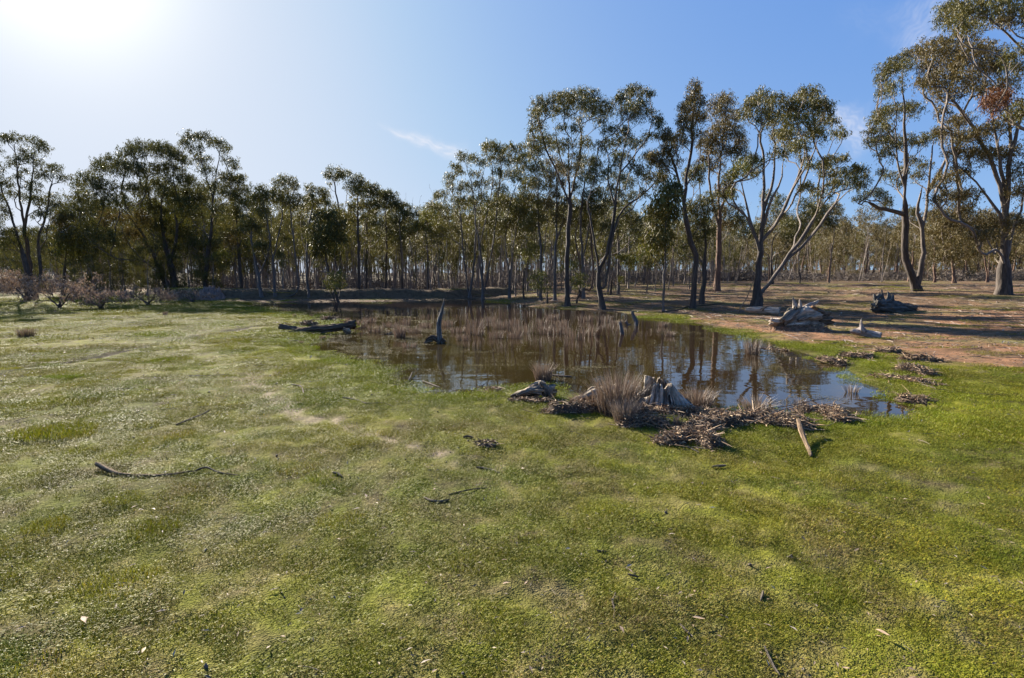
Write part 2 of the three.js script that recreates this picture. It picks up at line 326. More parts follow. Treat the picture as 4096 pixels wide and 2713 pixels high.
  const flare = (p, a) => 1 + (0.55 + 0.25 * Math.sin(a * 4 + o.seed)) * Math.exp(-Math.max(0, p.y) / (0.2 + o.R * 0.8)) + 0.08 * N3(p.x * 2 + a, p.y * 1.5, a);
  const trunk = new MB(), limbs = new MB(), big_ = [], stack = [[0, -1, null]];
  while (stack.length) {
    const [first, from, into] = stack.pop(), pts = [], rad = [], later = []; let i = first;
    if (from >= 0) { pts.push(nodes[from].p); rad.push(Math.min(nodes[from].r * 0.8, nodes[first].r * 1.25)); }
    for (;;) {
      pts.push(nodes[i].p); rad.push(nodes[i].r);
      const ks = kids[i].slice().sort((a, b) => nodes[b].r - nodes[a].r); if (!ks.length) break;
      for (const k of ks.slice(1)) later.push([k, i]);
      i = ks[0];
    }
    rad[rad.length - 1] *= 0.5;
    const r0 = rad[0], isTrunk = from < 0 || (nodes[first].stem >= 0 && into === trunk); let to = isTrunk ? trunk : into;
    if (!isTrunk && into === trunk) { if (!o.far && r0 > 0.02) big_.push(to = new MB()); else to = limbs; }
    for (const [k, n] of later) stack.push([k, n, to]);
    tube(to, pts, rad, o.far ? (r0 > 0.05 ? 5 : 3) : r0 > 0.1 ? 12 : r0 > 0.04 ? 7 : r0 > 0.016 ? 5 : 3, colour, from < 0 ? flare : null);
  }
  const crown = new MB(), L0 = o.leaf || 0.2, area = L0 * L0 * 0.27 * 0.5, dens = (o.dens ?? 1.6) * (o.far ? 0.9 : 1.0), d = V(), p = V();
  for (const q of pads) {
    const tone = LEAF[q.tone || o.tone || 'olive'], n = Math.ceil((dens * Math.PI * q.r.x * q.r.y) / (0.6 * area)), per = o.per || 11, m = Math.max(2, Math.ceil(n / per)), padTint = 0.82 + 0.36 * R();
    for (let s = 0; s < m; s++) {
      const u = R() * 6.283, y = lerp(-0.85, 1, Math.pow(R(), 0.72)), w = Math.sqrt(Math.max(0, 1 - y * y)), e = Math.pow(R(), 0.42) * 1.1, sx = q.c.x + Math.cos(u) * w * q.r.x * e, sy = q.c.y + y * q.r.y * e, sz = q.c.z + Math.sin(u) * w * q.r.z * e;
      const mixk = R(), sp = L0 * 1.1, stray = R();
      for (let k = 0; k < per; k++) {
        p.set(sx + (R() + R() - 1) * sp, sy + (R() + R() - 1) * sp * 1.1 - (stray < 0.28 ? R() * q.r.y * 1.3 : 0), sz + (R() + R() - 1) * sp); if (stray > 0.92) { p.x += (p.x - q.c.x) * 0.3; p.z += (p.z - q.c.z) * 0.3; p.y += q.r.y * 0.15; }
        d.set((R() - 0.5) * 1.7, -0.75 + (R() - 0.5) * 1.1, (R() - 0.5) * 1.7).normalize();
        const c = mixc(tone[0], tone[1], clamp(mixk + (R() - 0.5) * 0.5)), j = padTint * (0.75 + 0.5 * R());
        (o.fine === false ? leaf : blade)(crown, p, d, R, L0 * (0.7 + 0.6 * R()), L0 * 0.27 * (0.8 + 0.5 * R()), [c[0] * j, c[1] * j, c[2] * j]);
      }
    }
  }
  const g = thing(o.name || 'gum_tree', o.label, o.category || 'tree', root, o.group);
  mesh(o.trunkName || 'trunk', trunk.geo(), barkMat, g);
  for (const b of big_) mesh('limb', b.geo(), barkMat, g);
  if (!limbs.empty) mesh('branches', limbs.geo(), barkMat, g, 'stuff');
  if (!crown.empty) mesh(o.crownName || 'crown', crown.geo(), o.crownMat || leafMat, g);
  return g;
}
// the five views of the photograph in which the trees were measured: scale and corner
const VIEW = { a: [0.6378, 0, 400], b: [0.5102, 900, 600], c: [0.6696, 1700, 250], d: [0.6698, 2500, 250], e: [0.7968, 3300, 0] };
let treeSeed = 500;
function measured(view, base, pads, stems, opt) {
  const [k, ox, oy] = VIEW[view], X = (x) => ox + k * x, Y = (y) => oy + k * y, seed = ++treeSeed, R = rng(seed);
  const b = opt.z ? V((X(base[0]) - CX) / F * -opt.z / 1, 0, opt.z) : gp(X(base[0]), Y(base[1])); b.y = height(b.x, b.z);
  const list = pads.trim().split(/\s*;\s*/).filter(Boolean).map((s) => { const [a, tone] = s.split(' '), [x, y, rx, ry] = a.split(',').map(Number); return { x, y, rx, ry, tone }; });
  const xs = list.map((q) => q.x), mid = (Math.min(...xs) + Math.max(...xs)) / 2, half = (Math.max(...xs) - Math.min(...xs)) / 2 + 30, m = mpp(b.z) * k;
  const P = list.map((q) => {
    const rel = clamp((q.x - mid) / half, -1, 1), dz = (R() * 2 - 1) * Math.sqrt(1 - rel * rel * 0.9) * half * m * 0.75;
    return { c: at(X(q.x), Y(q.y), b.z + dz), r: V(q.rx * m * 0.95, q.ry * m, q.rx * m * 0.9), tone: q.tone };
  });
  const S = (stems || '').split(';').filter((s) => s.trim()).map((s) => { let z = b.z; return s.trim().split(/\s+/).map((t, i) => { const [x, y] = t.split(',').map(Number); if (i) z += (R() - 0.5) * 26 * m; return at(X(x), Y(y), z); }); });
  return tree({ base: b, pads: P, stems: S, seed, leaf: Math.max(0.11, -b.z * 0.0039), ...opt });
}
// ---------------------------------------------------------------- the trees that stand out one by one
const T = measured;
T('a', [190, 1245], `-20,300,45,30;-30,420,60,40;25,520,55,40;-10,610,50,35;15,690,50,35;-40,740,60,40;20,830,60,50;60,900,60,45;-60,880,60,50`, '190,1245 160,1040 90,790 10,560 -40,400', { R: 0.16, tone: 'deep', label: 'leaning dark gum cut by the left edge of the photo', z: -37.5 });
T('a', [215, 1248], `85,235,70,30;50,240,40,25;150,325,40,25;110,370,50,25;70,395,30,20;90,590,45,28;205,540,55,38;120,480,30,20;150,440,30,20;180,610,40,25;215,260,50,32;265,300,50,38;190,360,45,28;330,430,65,32;390,490,38,25;255,465,60,28;345,605,48,25;290,645,58,32;225,620,40,24;290,700,48,24;240,720,40,25;345,650,35,22;185,830,45,32;310,800,35,22;240,400,40,24`, '215,1248 175,960 135,700 110,480 88,280;245,1130 240,860 285,740 315,560 340,450;165,830 185,620 215,330', { R: 0.17, tone: 'deep', label: 'tall open gum with three slim stems behind the pink shrubs at the far left', sub: 0.6, cap: 0.8 });
T('a', [1080, 1238], `900,295,110,42;1010,300,70,40;820,335,80,42;720,390,100,45;640,420,70,40;560,495,90,42;490,540,50,35;800,430,110,50;640,545,80,45;520,620,90,48;430,690,90,50;390,760,70,55 brown;700,640,120,55;850,560,100,45;600,700,110,55;560,800,90,55;720,740,90,50 brown;830,840,70,50 brown;640,860,90,50`, '1085,1240 1010,1090 930,900 800,720 640,560;900,870 760,560 860,340', { R: 0.22, tone: 'deep', z: -45, label: 'big dark leaning gum with a broad domed crown, behind the dry shrubs', barkHigh: BARK.grey, dens: 2.1 });
T('a', [402, 1232], `480,850,110,55;420,925,80,45 fresh;380,870,60,50;500,975,65,42;340,960,45,36;520,900,60,42;420,800,80,45 brown;400,720,70,45`, '402,1232 405,1060 420,900 430,800', { R: 0.12, tone: 'deep', z: -46, label: 'dark low gum between the far-left open gum and the big domed one', barkHigh: BARK.grey, dens: 2 });
T('a', [1105, 1235], `1050,325,80,38;1110,350,60,36;960,440,90,42;1060,430,90,45;1130,500,80,42;980,540,90,45;1080,590,100,48;930,650,90,50;1020,690,90,48;1150,640,80,45;1090,760,90,55 fresh;980,790,90,55;1190,700,70,42;900,740,70,50 brown;1150,830,70,50;1050,880,70,45`, '1105,1235 1085,1100 1030,880 1010,700 1040,500;1080,1050 1110,800 1080,640', { R: 0.24, tone: 'deep', z: -45, label: 'upright dark gum beside the leaning domed one, left of the earth bank', barkHigh: BARK.grey, dens: 2 });
T('a', [1285, 1215], `1190,230,60,32;1270,235,60,34;1160,265,38,25;1380,275,50,34;1330,260,40,25;1420,300,40,25;1440,385,48,30;1480,420,30,20;1220,310,55,34;1265,375,65,38;1165,380,48,34;1300,440,55,28;1420,485,80,32;1500,510,55,38;1320,540,75,38;1200,590,70,40;1415,580,55,32;1270,620,60,38;1380,690,60,40;1230,720,70,45;1480,600,50,38;1330,800,50,38 fresh;1180,500,55,35;1390,980,60,45 fresh`, '1285,1215 1300,1000 1330,760 1338,600 1365,420 1385,300;1335,620 1280,440 1240,270', { R: 0.16, tone: 'deep', z: -45, label: 'tall gum whose small top crown rises above the left-hand treeline' });
T('b', [130, 1095], `60,215,95,40;30,290,80,50;150,330,80,48;100,400,70,45;180,420,60,45;60,480,80,50;160,545,80,40;215,610,80,42;250,640,55,35;120,620,70,45;60,700,80,55 brown;180,720,60,40`, '130,1095 110,850 90,600 80,330;105,780 170,600 165,400', { R: 0.13, tone: 'deep', z: -46, label: 'dark gum on the left end of the earth bank' });
T('b', [290, 1150], `280,320,85,52;240,380,60,45;330,370,60,45;250,455,75,45;300,480,60,40;190,560,70,40;150,600,50,35;230,600,60,36;310,760,60,45;260,740,50,40`, '290,1150 240,850 205,640 250,520;290,1000 350,760 330,560 300,400', { R: 0.1, tone: 'deep', barkLow: BARK.grey, label: 'grey-stemmed gum with a dark flat top over the bank, left of the pale twin stems' });
T('b', [395, 1145], `420,250,55,40;470,240,50,40;530,250,50,42;550,290,35,30;470,340,95,48;400,330,50,40;550,380,75,42;430,390,60,38;590,420,45,30;510,410,60,35;480,690,50,42;440,820,45,36`, '395,1145 375,900 355,680 330,560;370,820 440,560 450,400;560,1120 555,850 525,600 510,420', { R: 0.09, tone: 'olive', barkLow: BARK.grey, label: 'slim twin-stemmed gum with a layered crown at the middle of the bank' });
T('b', [655, 1155], `655,290,40,28;720,335,85,42;680,380,60,38;770,330,45,32;780,390,48,38;700,430,60,35;800,420,30,25;640,640,60,45`, '655,1155 640,900 650,650 690,440;640,830 590,600 600,480', { R: 0.075, tone: 'olive', barkLow: BARK.grey, label: 'thin pale gum with a rounded top, left of the dark young tree in the water' });
T('b', [905, 1120], `850,165,60,40;800,190,35,28;900,185,35,28;850,210,45,28;950,195,50,34;910,200,30,25;820,270,20,14;880,490,35,25;1000,470,40,30;960,560,60,42;900,560,50,35`, '905,1120 900,800 898,520 870,340 852,220;898,560 950,400 950,250', { R: 0.1, tone: 'olive', z: -47, label: 'tall bare-stemmed gum with a tuft of leaves high above the bank' });
T('b', [1050, 1110], `1035,225,65,38;1000,280,70,45;1080,260,45,34;1030,335,60,40;1060,300,60,40;1090,420,50,34;1000,440,50,34;1050,460,40,28;1090,520,50,35;980,540,60,40;1060,680,60,40`, '1050,1110 1045,800 1042,560 1040,360', { R: 0.11, tone: 'olive', z: -46, label: 'upright gum with a narrow dark crown just right of the tallest tuft' });
T('b', [1110, 1120], `1150,305,70,48;1120,350,55,40;1180,350,50,42;1140,290,45,30;1160,420,60,38;1110,430,45,32;1190,440,55,45;1130,560,50,35;1200,570,60,42;1180,660,60,40`, '1110,1120 1108,800 1115,560 1140,400', { R: 0.1, tone: 'deep', z: -47, label: 'dark-topped straight gum, second right of the tallest tuft over the bank' });
T('b', [1260, 1130], `1240,370,80,52;1290,350,55,40;1220,420,70,48;1330,370,40,30;1270,440,55,38;1240,340,50,34;1180,500,50,35;1300,540,60,40;1260,600,60,40;1320,660,60,42`, '1260,1130 1268,850 1262,600 1250,440', { R: 0.1, tone: 'deep', z: -49, label: 'dark flat-topped gum above the right half of the bank' });
T('b', [1385, 1140], `1370,445,75,48;1410,470,60,42;1330,420,50,40;1390,510,60,40;1440,520,40,35;1340,560,60,42;1420,620,60,42;1380,680,60,40`, '1385,1140 1388,900 1375,680 1372,520', { R: 0.09, tone: 'deep', z: -48, label: 'lower dark gum where the treeline dips behind the pond' });
T('b', [1590, 1140], `1500,500,70,40;1560,540,85,52;1620,560,70,48;1690,600,60,42;1650,440,55,35;1540,590,60,42;1480,620,60,42;1640,640,60,40;1720,650,50,42`, '1590,1140 1588,900 1580,700 1570,560', { R: 0.1, tone: 'olive', z: -47, label: 'broad olive gum right of the dip in the treeline' });
T('b', [895, 1195], `760,515,75,50;820,500,60,40;860,560,80,55;720,590,60,60;690,640,50,55;800,620,90,60;880,640,90,60;840,690,100,60;760,720,80,60;900,720,70,55;700,710,50,50;800,790,80,50;740,820,50,45;870,790,60,45;700,790,35,40;950,600,50,40 olive`, '895,1195 830,1000 790,860 800,700;890,1130 870,900 850,760', { R: 0.08, tone: 'deep', z: -35.2, leaf: 0.2, dens: 1.7, label: 'bushy dark green young gum standing in the far edge of the pond', low: 0.8 });
T('b', [885, 1215], `840,1010,60,42;800,1040,40,40;880,1030,60,45;920,1010,40,35;860,1070,50,32;820,1085,35,22;915,1060,35,30;830,970,35,25;900,960,40,28`, '885,1215 830,1110 840,1010;890,1215 900,1130 920,1060;885,1190 880,1060', { name: 'sapling', R: 0.05, tone: 'fresh', z: -33.4, dens: 0.75, low: 0.3, label: 'yellow-green sapling rising from the water in front of the bank' });
T('c', [265, 1405], `230,560,48,28;290,570,55,32;345,600,40,24;180,625,38,26;210,650,40,24;150,680,38,26;140,720,30,20;250,735,55,34;190,750,50,28;100,785,45,26;70,800,30,22;60,860,55,32;120,870,60,34;300,660,40,24;330,720,45,28;200,820,60,35;30,910,60,40 fresh;110,930,60,38;260,830,50,32;180,1000,60,40;60,990,60,40`, '265,1405 300,1100 285,760 240,600;255,1395 225,1100 200,850 120,720;275,1390 320,1000 340,720', { R: 0.11, tone: 'olive', barkLow: BARK.grey, label: 'many-stemmed gum at the far tip of the pond, its crown stepping up to the right' });
T('c', [345, 1415], `400,505,60,36;370,500,40,28;440,520,45,30;480,525,45,30;540,545,50,34;580,500,30,22;520,500,35,24;410,570,60,30;480,590,60,34;560,590,45,30;430,650,45,30;500,670,50,30;390,720,50,30;460,760,50,32;560,650,40,28;330,800,50,34;420,850,60,38;500,830,50,34;380,950,60,40;470,960,60,40`, '345,1415 335,1150 300,900 360,620;355,1410 420,1000 440,760 470,560;350,1400 330,1100 400,760 400,540', { R: 0.11, tone: 'olive', barkLow: BARK.grey, label: 'dense stand-forming gum with pale thin stems, left of the tall umbrella gum' });
T('c', [505, 1410], `600,560,45,30;620,620,45,28;560,700,50,32;640,700,50,30;600,760,50,34;560,880,80,40;640,880,80,45 olive;540,940,70,40;620,960,70,44;690,640,40,26;580,820,50,30;660,800,40,26`, '505,1410 500,1250 480,1050 520,800 590,640;500,1300 545,1000 600,800', { R: 0.09, tone: 'olive', barkLow: BARK.grey, label: 'slanting slim gum between the stepped crown and the umbrella gum' });
T('c', [852, 1455], `690,245,58,38;745,235,60,40;800,215,60,40;850,205,60,42;930,190,70,44;1000,205,55,40;880,240,70,40;970,245,60,40;1055,255,60,42;1095,290,55,38;655,300,40,35;660,350,42,34;700,300,50,34;690,380,35,26;780,290,45,34;850,300,40,28;960,280,55,36;1020,300,50,34;640,410,30,34;920,340,35,25;1050,350,40,30;700,460,95,48;650,500,55,48;770,495,70,46;660,540,55,34;850,490,55,34;820,390,38,25;900,400,45,28;950,480,55,36;870,640,60,45 brown;810,620,45,36 brown;900,560,40,26`, '852,1455 850,1200 862,900 862,740 860,560 850,400;862,800 920,600 940,380;862,850 800,680 720,520 690,400;860,720 790,500 780,360', { R: 0.12, tone: 'olive', label: 'tallest umbrella-crowned gum in the middle, its straight trunk on the pond edge' });
T('c', [1065, 1475], `1215,175,58,36;1250,165,50,34;1310,180,50,34;1345,200,30,30;1150,225,48,36;1185,215,40,32;1230,260,60,36;1290,255,55,34;1200,300,60,40;1275,305,55,34;1380,335,42,42;1405,370,32,32;1340,300,40,28;1100,405,50,36;1180,410,55,42;1210,450,50,36;1120,480,75,36;1060,500,50,34;1230,480,40,28;1290,470,40,30;1340,430,30,24;1390,440,30,24;1440,420,40,30;1460,460,35,30;1250,610,42,34;1295,655,46,40;1140,605,42,34;1330,565,48,38;1380,590,45,38;1350,690,55,42;1420,640,40,40;1410,700,42,45;1220,720,45,34;1300,780,40,28;1080,665,48,36;1030,610,45,34;1000,660,45,34;1110,760,45,34`, '1065,1475 1040,1250 1090,1130 1130,900 1160,680 1200,470 1225,300;1070,1350 1110,1080 1180,880 1290,800 1400,680;1130,900 1090,700 1110,520;1170,640 1280,520 1380,400;1040,1280 1000,1000 960,820', { R: 0.12, tone: 'deep', label: 'gum with a slanting open fan of branches, dark base at the muddy shore' });
T('c', [930, 1385], `1050,800,60,50;990,830,50,44;1040,870,60,44;1200,885,62,46;1180,930,55,36;1250,960,70,50;1270,1010,60,40;1140,950,50,34;950,860,50,40;900,930,60,42;980,960,60,40;1090,980,55,40`, '930,1385 925,1200 900,1000 960,880;990,1360 1000,1150 985,980', { R: 0.14, tone: 'deep', z: -35, label: 'dark low-crowned gum behind the slanting fan-shaped one', barkLow: BARK.red });
T('c', [1110, 1370], `1230,1190,60,35 fresh;1180,1170,45,30 fresh;1330,1200,50,34;1290,1160,50,34;1400,1180,50,34;1180,1290,25,18 fresh`, '1110,1370 1130,1230 1180,1180;1130,1330 1200,1300 1290,1240 1320,1150', { name: 'sapling', R: 0.06, tone: 'olive', z: -37, low: 0.5, label: 'low curving dark sapling at the back of the clearing behind the pole tree' });
T('c', [690, 1400], `640,640,45,32;690,600,45,30;730,660,45,34;620,720,45,32;680,740,50,36;750,740,45,34;640,820,50,36;710,830,55,38;600,800,40,28;680,930,60,40;610,980,55,38`, '690,1400 695,1150 675,900 680,700;690,1250 730,950 740,760', { R: 0.085, tone: 'olive', z: -35, barkLow: BARK.grey, label: 'slender upright gum just left of the straight umbrella-gum trunk' });
T('c', [775, 1425], `770,590,45,30;800,650,45,34;760,690,45,34;820,720,45,34;780,790,50,36;740,850,50,36;830,840,55,38;790,920,55,40;850,960,50,36`, '775,1425 780,1150 790,900 785,680;780,1100 830,920 830,760', { R: 0.085, tone: 'brown', z: -33.5, barkLow: BARK.grey, label: 'slender gum whose thin stem nearly touches the straight umbrella-gum trunk' });
T('c', [945, 1410], `930,580,45,32;970,610,45,32;1010,580,40,28;940,680,45,34;1000,700,48,36;900,740,45,32;960,790,50,36;1030,770,45,34;920,860,50,36;990,900,55,38`, '945,1410 940,1150 930,900 960,680;940,1200 985,950 1005,740', { R: 0.09, tone: 'olive', z: -34, barkLow: BARK.grey, label: 'slender gum between the umbrella gum and the slanting fan-shaped gum' });
T('c', [1150, 1385], `1150,560,42,30;1190,560,42,30;1130,680,42,32;1190,690,45,34;1160,780,48,36;1230,800,45,34;1110,840,48,36;1190,850,50,36;1150,1000,55,38`, '1150,1385 1155,1150 1150,900 1165,650', { R: 0.085, tone: 'deep', z: -38, barkLow: BARK.grey, label: 'slender dark gum directly behind the slanting fan-shaped gum' });
T('c', [735, 1440], `665,1265,55,36;640,1300,35,26;700,1290,45,34;690,1330,40,26;720,1345,35,20;650,1330,25,18`, '735,1440 725,1390 740,1340 690,1300', { name: 'sapling', R: 0.05, tone: 'fresh', dens: 0.7, low: 0.3, label: 'crooked leafy sapling with a hooked stem on the muddy far shore' });
T('c', [905, 1440], `920,1275,50,34;890,1300,35,28;945,1310,35,28;910,1320,38,24;865,1220,60,26;820,1225,40,22;900,1205,40,24;895,1360,18,12`, '905,1440 915,1400 930,1350 915,1290;925,1370 890,1280 870,1230', { name: 'sapling', R: 0.045, tone: 'fresh', dens: 0.7, low: 0.3, label: 'small bright-leaved sapling right of the straight umbrella-gum trunk' });
T('c', [595, 1415], `640,1115,65,42;600,1140,50,36;690,1120,45,36;640,1160,50,30`, '595,1415 585,1300 620,1180', { name: 'sapling', R: 0.05, tone: 'fresh', dens: 0.8, low: 0.6, label: 'thin sapling with a pale green tuft in front of the thicket' });
T('d', [228, 1492], `185,1040,70,42;150,1080,60,48 fresh;225,1075,55,46;190,1120,55,40;215,1000,50,36;140,1030,45,36;255,1040,40,34;270,760,75,52 deep;230,800,60,50 deep;300,740,45,34 deep;310,800,45,45 deep;210,860,75,50;170,900,65,50;270,870,65,46 deep;240,920,60,40;300,920,55,42 deep;180,960,50,36`, '228,1492 232,1320 240,1180 235,1080 250,900', { R: 0.05, tone: 'olive', label: 'thin straight pole-like gum standing alone on the bare shore', barkLow: BARK.grey, leaf: 0.23, dens: 2 });
T('d', [405, 1472], `420,135,38,34;400,175,38,34;440,165,26,30;410,225,52,42;455,235,35,35;375,230,30,30;400,285,62,44;350,270,35,36;385,340,70,46;335,345,35,36;450,330,45,42;380,395,55,38;330,440,42,34;300,450,35,28;250,425,36,30;235,455,26,26;290,505,46,32;270,540,40,30;230,515,35,28;200,560,56,40;240,600,40,32;155,550,35,30;235,690,30,28;310,590,40,34;350,480,40,32;430,440,50,38`, '405,1472 415,1300 425,1170 360,960 365,720 395,520 405,330 420,180;370,930 330,720 280,580;372,800 440,600 450,400', { R: 0.12, tone: 'brown', label: 'tall narrow gum with a pointed crown, its crooked trunk left of the big spreading one', barkHigh: BARK.pale });
T('d', [458, 1440], `410,650,55,40;450,640,50,38;380,670,40,34;440,700,45,30;420,850,75,46;490,820,60,46;450,900,60,42;400,950,60,42;470,960,55,40;520,880,50,40 deep;380,880,45,40;350,1110,30,30 fresh;410,1040,50,40;500,1010,50,40`, '458,1440 480,1150 470,950 450,760', { R: 0.11, tone: 'olive', label: 'shorter gum close behind the pointed one, trunk leaning slightly right', barkHigh: BARK.pale });
T('d', [548, 1365], `580,215,62,38;530,255,45,40;620,230,40,40;560,290,70,40;640,320,75,45;600,380,90,48;540,420,70,42;640,430,70,45;500,460,60,38;470,490,45,32;560,480,70,42;680,470,55,40;510,530,55,38;600,540,60,38;650,520,50,34;740,570,50,28 deep;470,590,50,36;550,620,50,38;700,530,45,34 deep;590,790,60,38;620,730,50,36;560,760,40,34;640,880,70,45 deep;560,900,60,42;680,940,60,42 deep;600,970,60,42`, '548,1365 560,1150 565,950 560,720 580,520 600,360;562,980 510,760 500,560;565,900 640,700 650,520', { R: 0.17, tone: 'brown', barkLow: BARK.red, label: 'red-trunked gum farther back between the pointed gum and the big spreading one' });
T('d', [782, 1455], `820,190,50,36;770,215,50,36;735,245,40,34;860,225,42,34;905,215,50,34;945,230,36,30;800,280,85,46;880,290,65,44;720,300,40,36;840,330,60,40;1000,240,45,40;1050,210,55,42;1085,180,45,34;1135,180,50,38;1010,290,70,50;1080,270,90,52;1150,250,55,50;1190,250,45,40;1210,290,45,46;1180,350,55,52;930,350,80,46;1060,350,85,52;990,420,65,44;1100,420,65,44;900,430,50,36;950,440,55,38;1155,430,50,40;1245,345,34,28;1265,415,42,32;1305,430,32,26;980,510,80,36;1050,500,55,38;920,540,55,30;1080,580,45,34;1100,620,30,22;735,610,80,40 fresh;790,590,45,34;680,650,75,40 fresh;610,700,40,28;640,670,45,30;760,660,50,30;1200,590,50,36;1170,620,40,32;1240,580,48,36;1300,580,45,34;1210,660,48,40;1290,660,58,44 deep;1270,710,48,36 deep;1350,650,50,38 deep;1400,640,55,38 deep;1440,680,38,36 deep;1370,710,55,36 deep;1420,730,45,24 deep;1240,730,36,28;1080,735,45,28;1050,760,30,22;1130,760,45,34;1190,790,46,40;590,790,40,28;640,780,38,28`, '782,1455 800,1250 812,1050 825,850 830,600 800,420;805,1130 760,980 715,800 690,700;812,1030 860,850 930,700 950,560;815,1080 930,920 1020,720 1120,560 1150,450;800,1395 870,1310 960,1185 1080,1080 1200,920 1300,800 1350,750;960,1185 1100,980 1180,830;815,900 870,760 900,560 880,350;930,900 1000,760 1060,600 1080,400', { R: 0.2, tone: 'olive', label: 'big many-branched spreading gum over the hollow log, one limb reaching far right', sub: 0.45, leaf: 0.12, thr: 0.13, cap: 0.42 });
T('d', [870, 1345], `990,990,75,55;1040,950,62,50;960,930,50,42;1020,1040,60,40;1150,870,75,46;1080,850,55,44;1200,900,62,46;1130,940,65,46;1220,960,50,42;1090,1000,50,38;740,1020,70,46;680,960,60,44;800,1010,55,42;860,800,60,40 olive;920,830,45,36;900,880,50,38`, '870,1345 875,1200 890,1050 960,960;1040,1330 1035,1180 1080,1010', { R: 0.13, tone: 'deep', z: -44, label: 'dark rounded gum farther back, seen under the spreading limb' });
T('e', [468, 1460], `320,345,55,34;290,395,42,38;345,320,45,32;370,300,45,32;420,275,45,30;410,330,48,34;300,460,42,32;350,430,45,36;320,555,65,30;280,570,40,30;390,540,65,32;450,550,45,30;270,610,50,32;310,640,48,28;230,665,40,24;235,710,40,28;290,705,48,30;340,690,45,28;300,775,45,28;330,730,40,24;420,700,48,26 deep;470,715,45,24 deep;390,720,34,22 deep;510,690,48,26 deep;560,670,42,28 deep;320,885,42,26;290,860,25,18;400,850,30,24;380,920,30,20;460,880,42,28;500,830,40,26;440,800,40,25;210,975,45,20;165,1000,30,16;290,985,40,26;250,960,35,18;320,1010,30,20;430,1060,40,26`, '468,1460 440,1400 405,1290 405,1100 400,960 370,820 345,600;470,1455 492,1300 490,1180 515,1000 530,820 550,700;490,1170 465,1050 490,930;405,1080 330,1055 260,1040 215,1000;405,960 405,760 400,600 390,400;520,960 590,840 620,760', { R: 0.19, tone: 'olive', label: 'two-stemmed gum on the right, the stems parting low like a wishbone', sub: 0.75, cap: 0.85, thr: 0.16 });
T('e', [895, 1480], `520,235,60,36;480,250,40,32;600,215,70,38;560,250,60,38;690,215,85,42;650,260,70,42;760,250,70,42;830,270,70,50;540,310,70,44;630,320,80,48;500,340,45,36;720,320,80,48;800,350,70,45;600,390,75,46;680,400,75,44;540,400,50,40;480,420,40,34;850,330,60,45;900,320,55,42;760,430,65,40;640,470,65,40;920,420,55,42;830,450,60,38;560,460,45,34;640,610,60,34;600,650,50,28;700,600,60,34;590,560,45,30;720,690,70,36;660,690,60,34;780,660,60,36;850,640,70,40;930,600,60,42;700,770,75,40;780,770,75,42;640,760,50,32;850,780,70,42 brown;930,760,70,48;960,860,60,46 brown;980,960,60,50;620,890,65,34;690,860,60,36;580,930,45,30;640,990,80,42;720,980,70,40;580,1000,50,34;700,1050,60,38;840,1130,80,44 brown;780,1180,75,42 brown;900,1200,60,45;960,1120,60,48 brown;900,1290,60,38;760,1100,60,40`, '895,1480 900,1340 905,1200 912,1040 925,860 930,650 900,450;905,1180 870,1060 800,960 720,880;912,1040 870,900 790,720 680,540;918,1000 860,700 800,400;900,1310 940,1180 985,1040 1010,900;928,760 980,600 990,480;800,740 720,600 620,480 540,330', { R: 0.27, tone: 'brown', label: 'stout thick-trunked gum at the right edge with the broadest crown', leaf: 0.12, thr: 0.2 });
T('e', [640, 1425], `600,1070,65,40 brown;640,1130,70,44;570,1090,55,38;700,1200,75,46;720,1280,55,38 brown;650,1240,60,40;560,1180,60,42;610,1290,60,40 brown;680,1110,60,40`, '640,1425 640,1300 630,1180 620,1110', { R: 0.14, tone: 'brown', z: -46, barkLow: BARK.red, label: 'low brownish gum farther back, between the wishbone gum and the stout one' });
T('e', [1290, 1490], `620,50,62,46;590,90,40,36;670,30,60,44;720,60,70,44;660,110,55,36;760,40,60,44;740,125,60,34;690,150,50,28;800,90,50,36;880,110,60,36 brown;930,90,50,36 brown;960,30,60,46;880,20,60,40;1010,80,60,50;820,-20,80,50;950,-60,80,50;1100,-40,90,60;1180,60,90,60;1100,150,80,50;1250,-50,90,60;860,490,60,42 dead;820,520,46,36 dead;910,480,45,36 dead;890,530,50,34 dead;960,560,50,36;1010,520,60,40;990,340,60,44;960,270,60,40;1180,300,90,60;1300,200,90,60;1200,450,80,50`, '1290,1490 1275,1150 1225,800 1130,480 990,250 870,130 790,60;1200,720 1080,680 960,635 840,570;1160,560 1150,300 1160,100', { R: 0.14, tone: 'olive', z: -22, label: 'gum outside the frame whose limbs and rusty dead leaves reach in at the upper right', leaf: 0.11, thr: 0.22 });

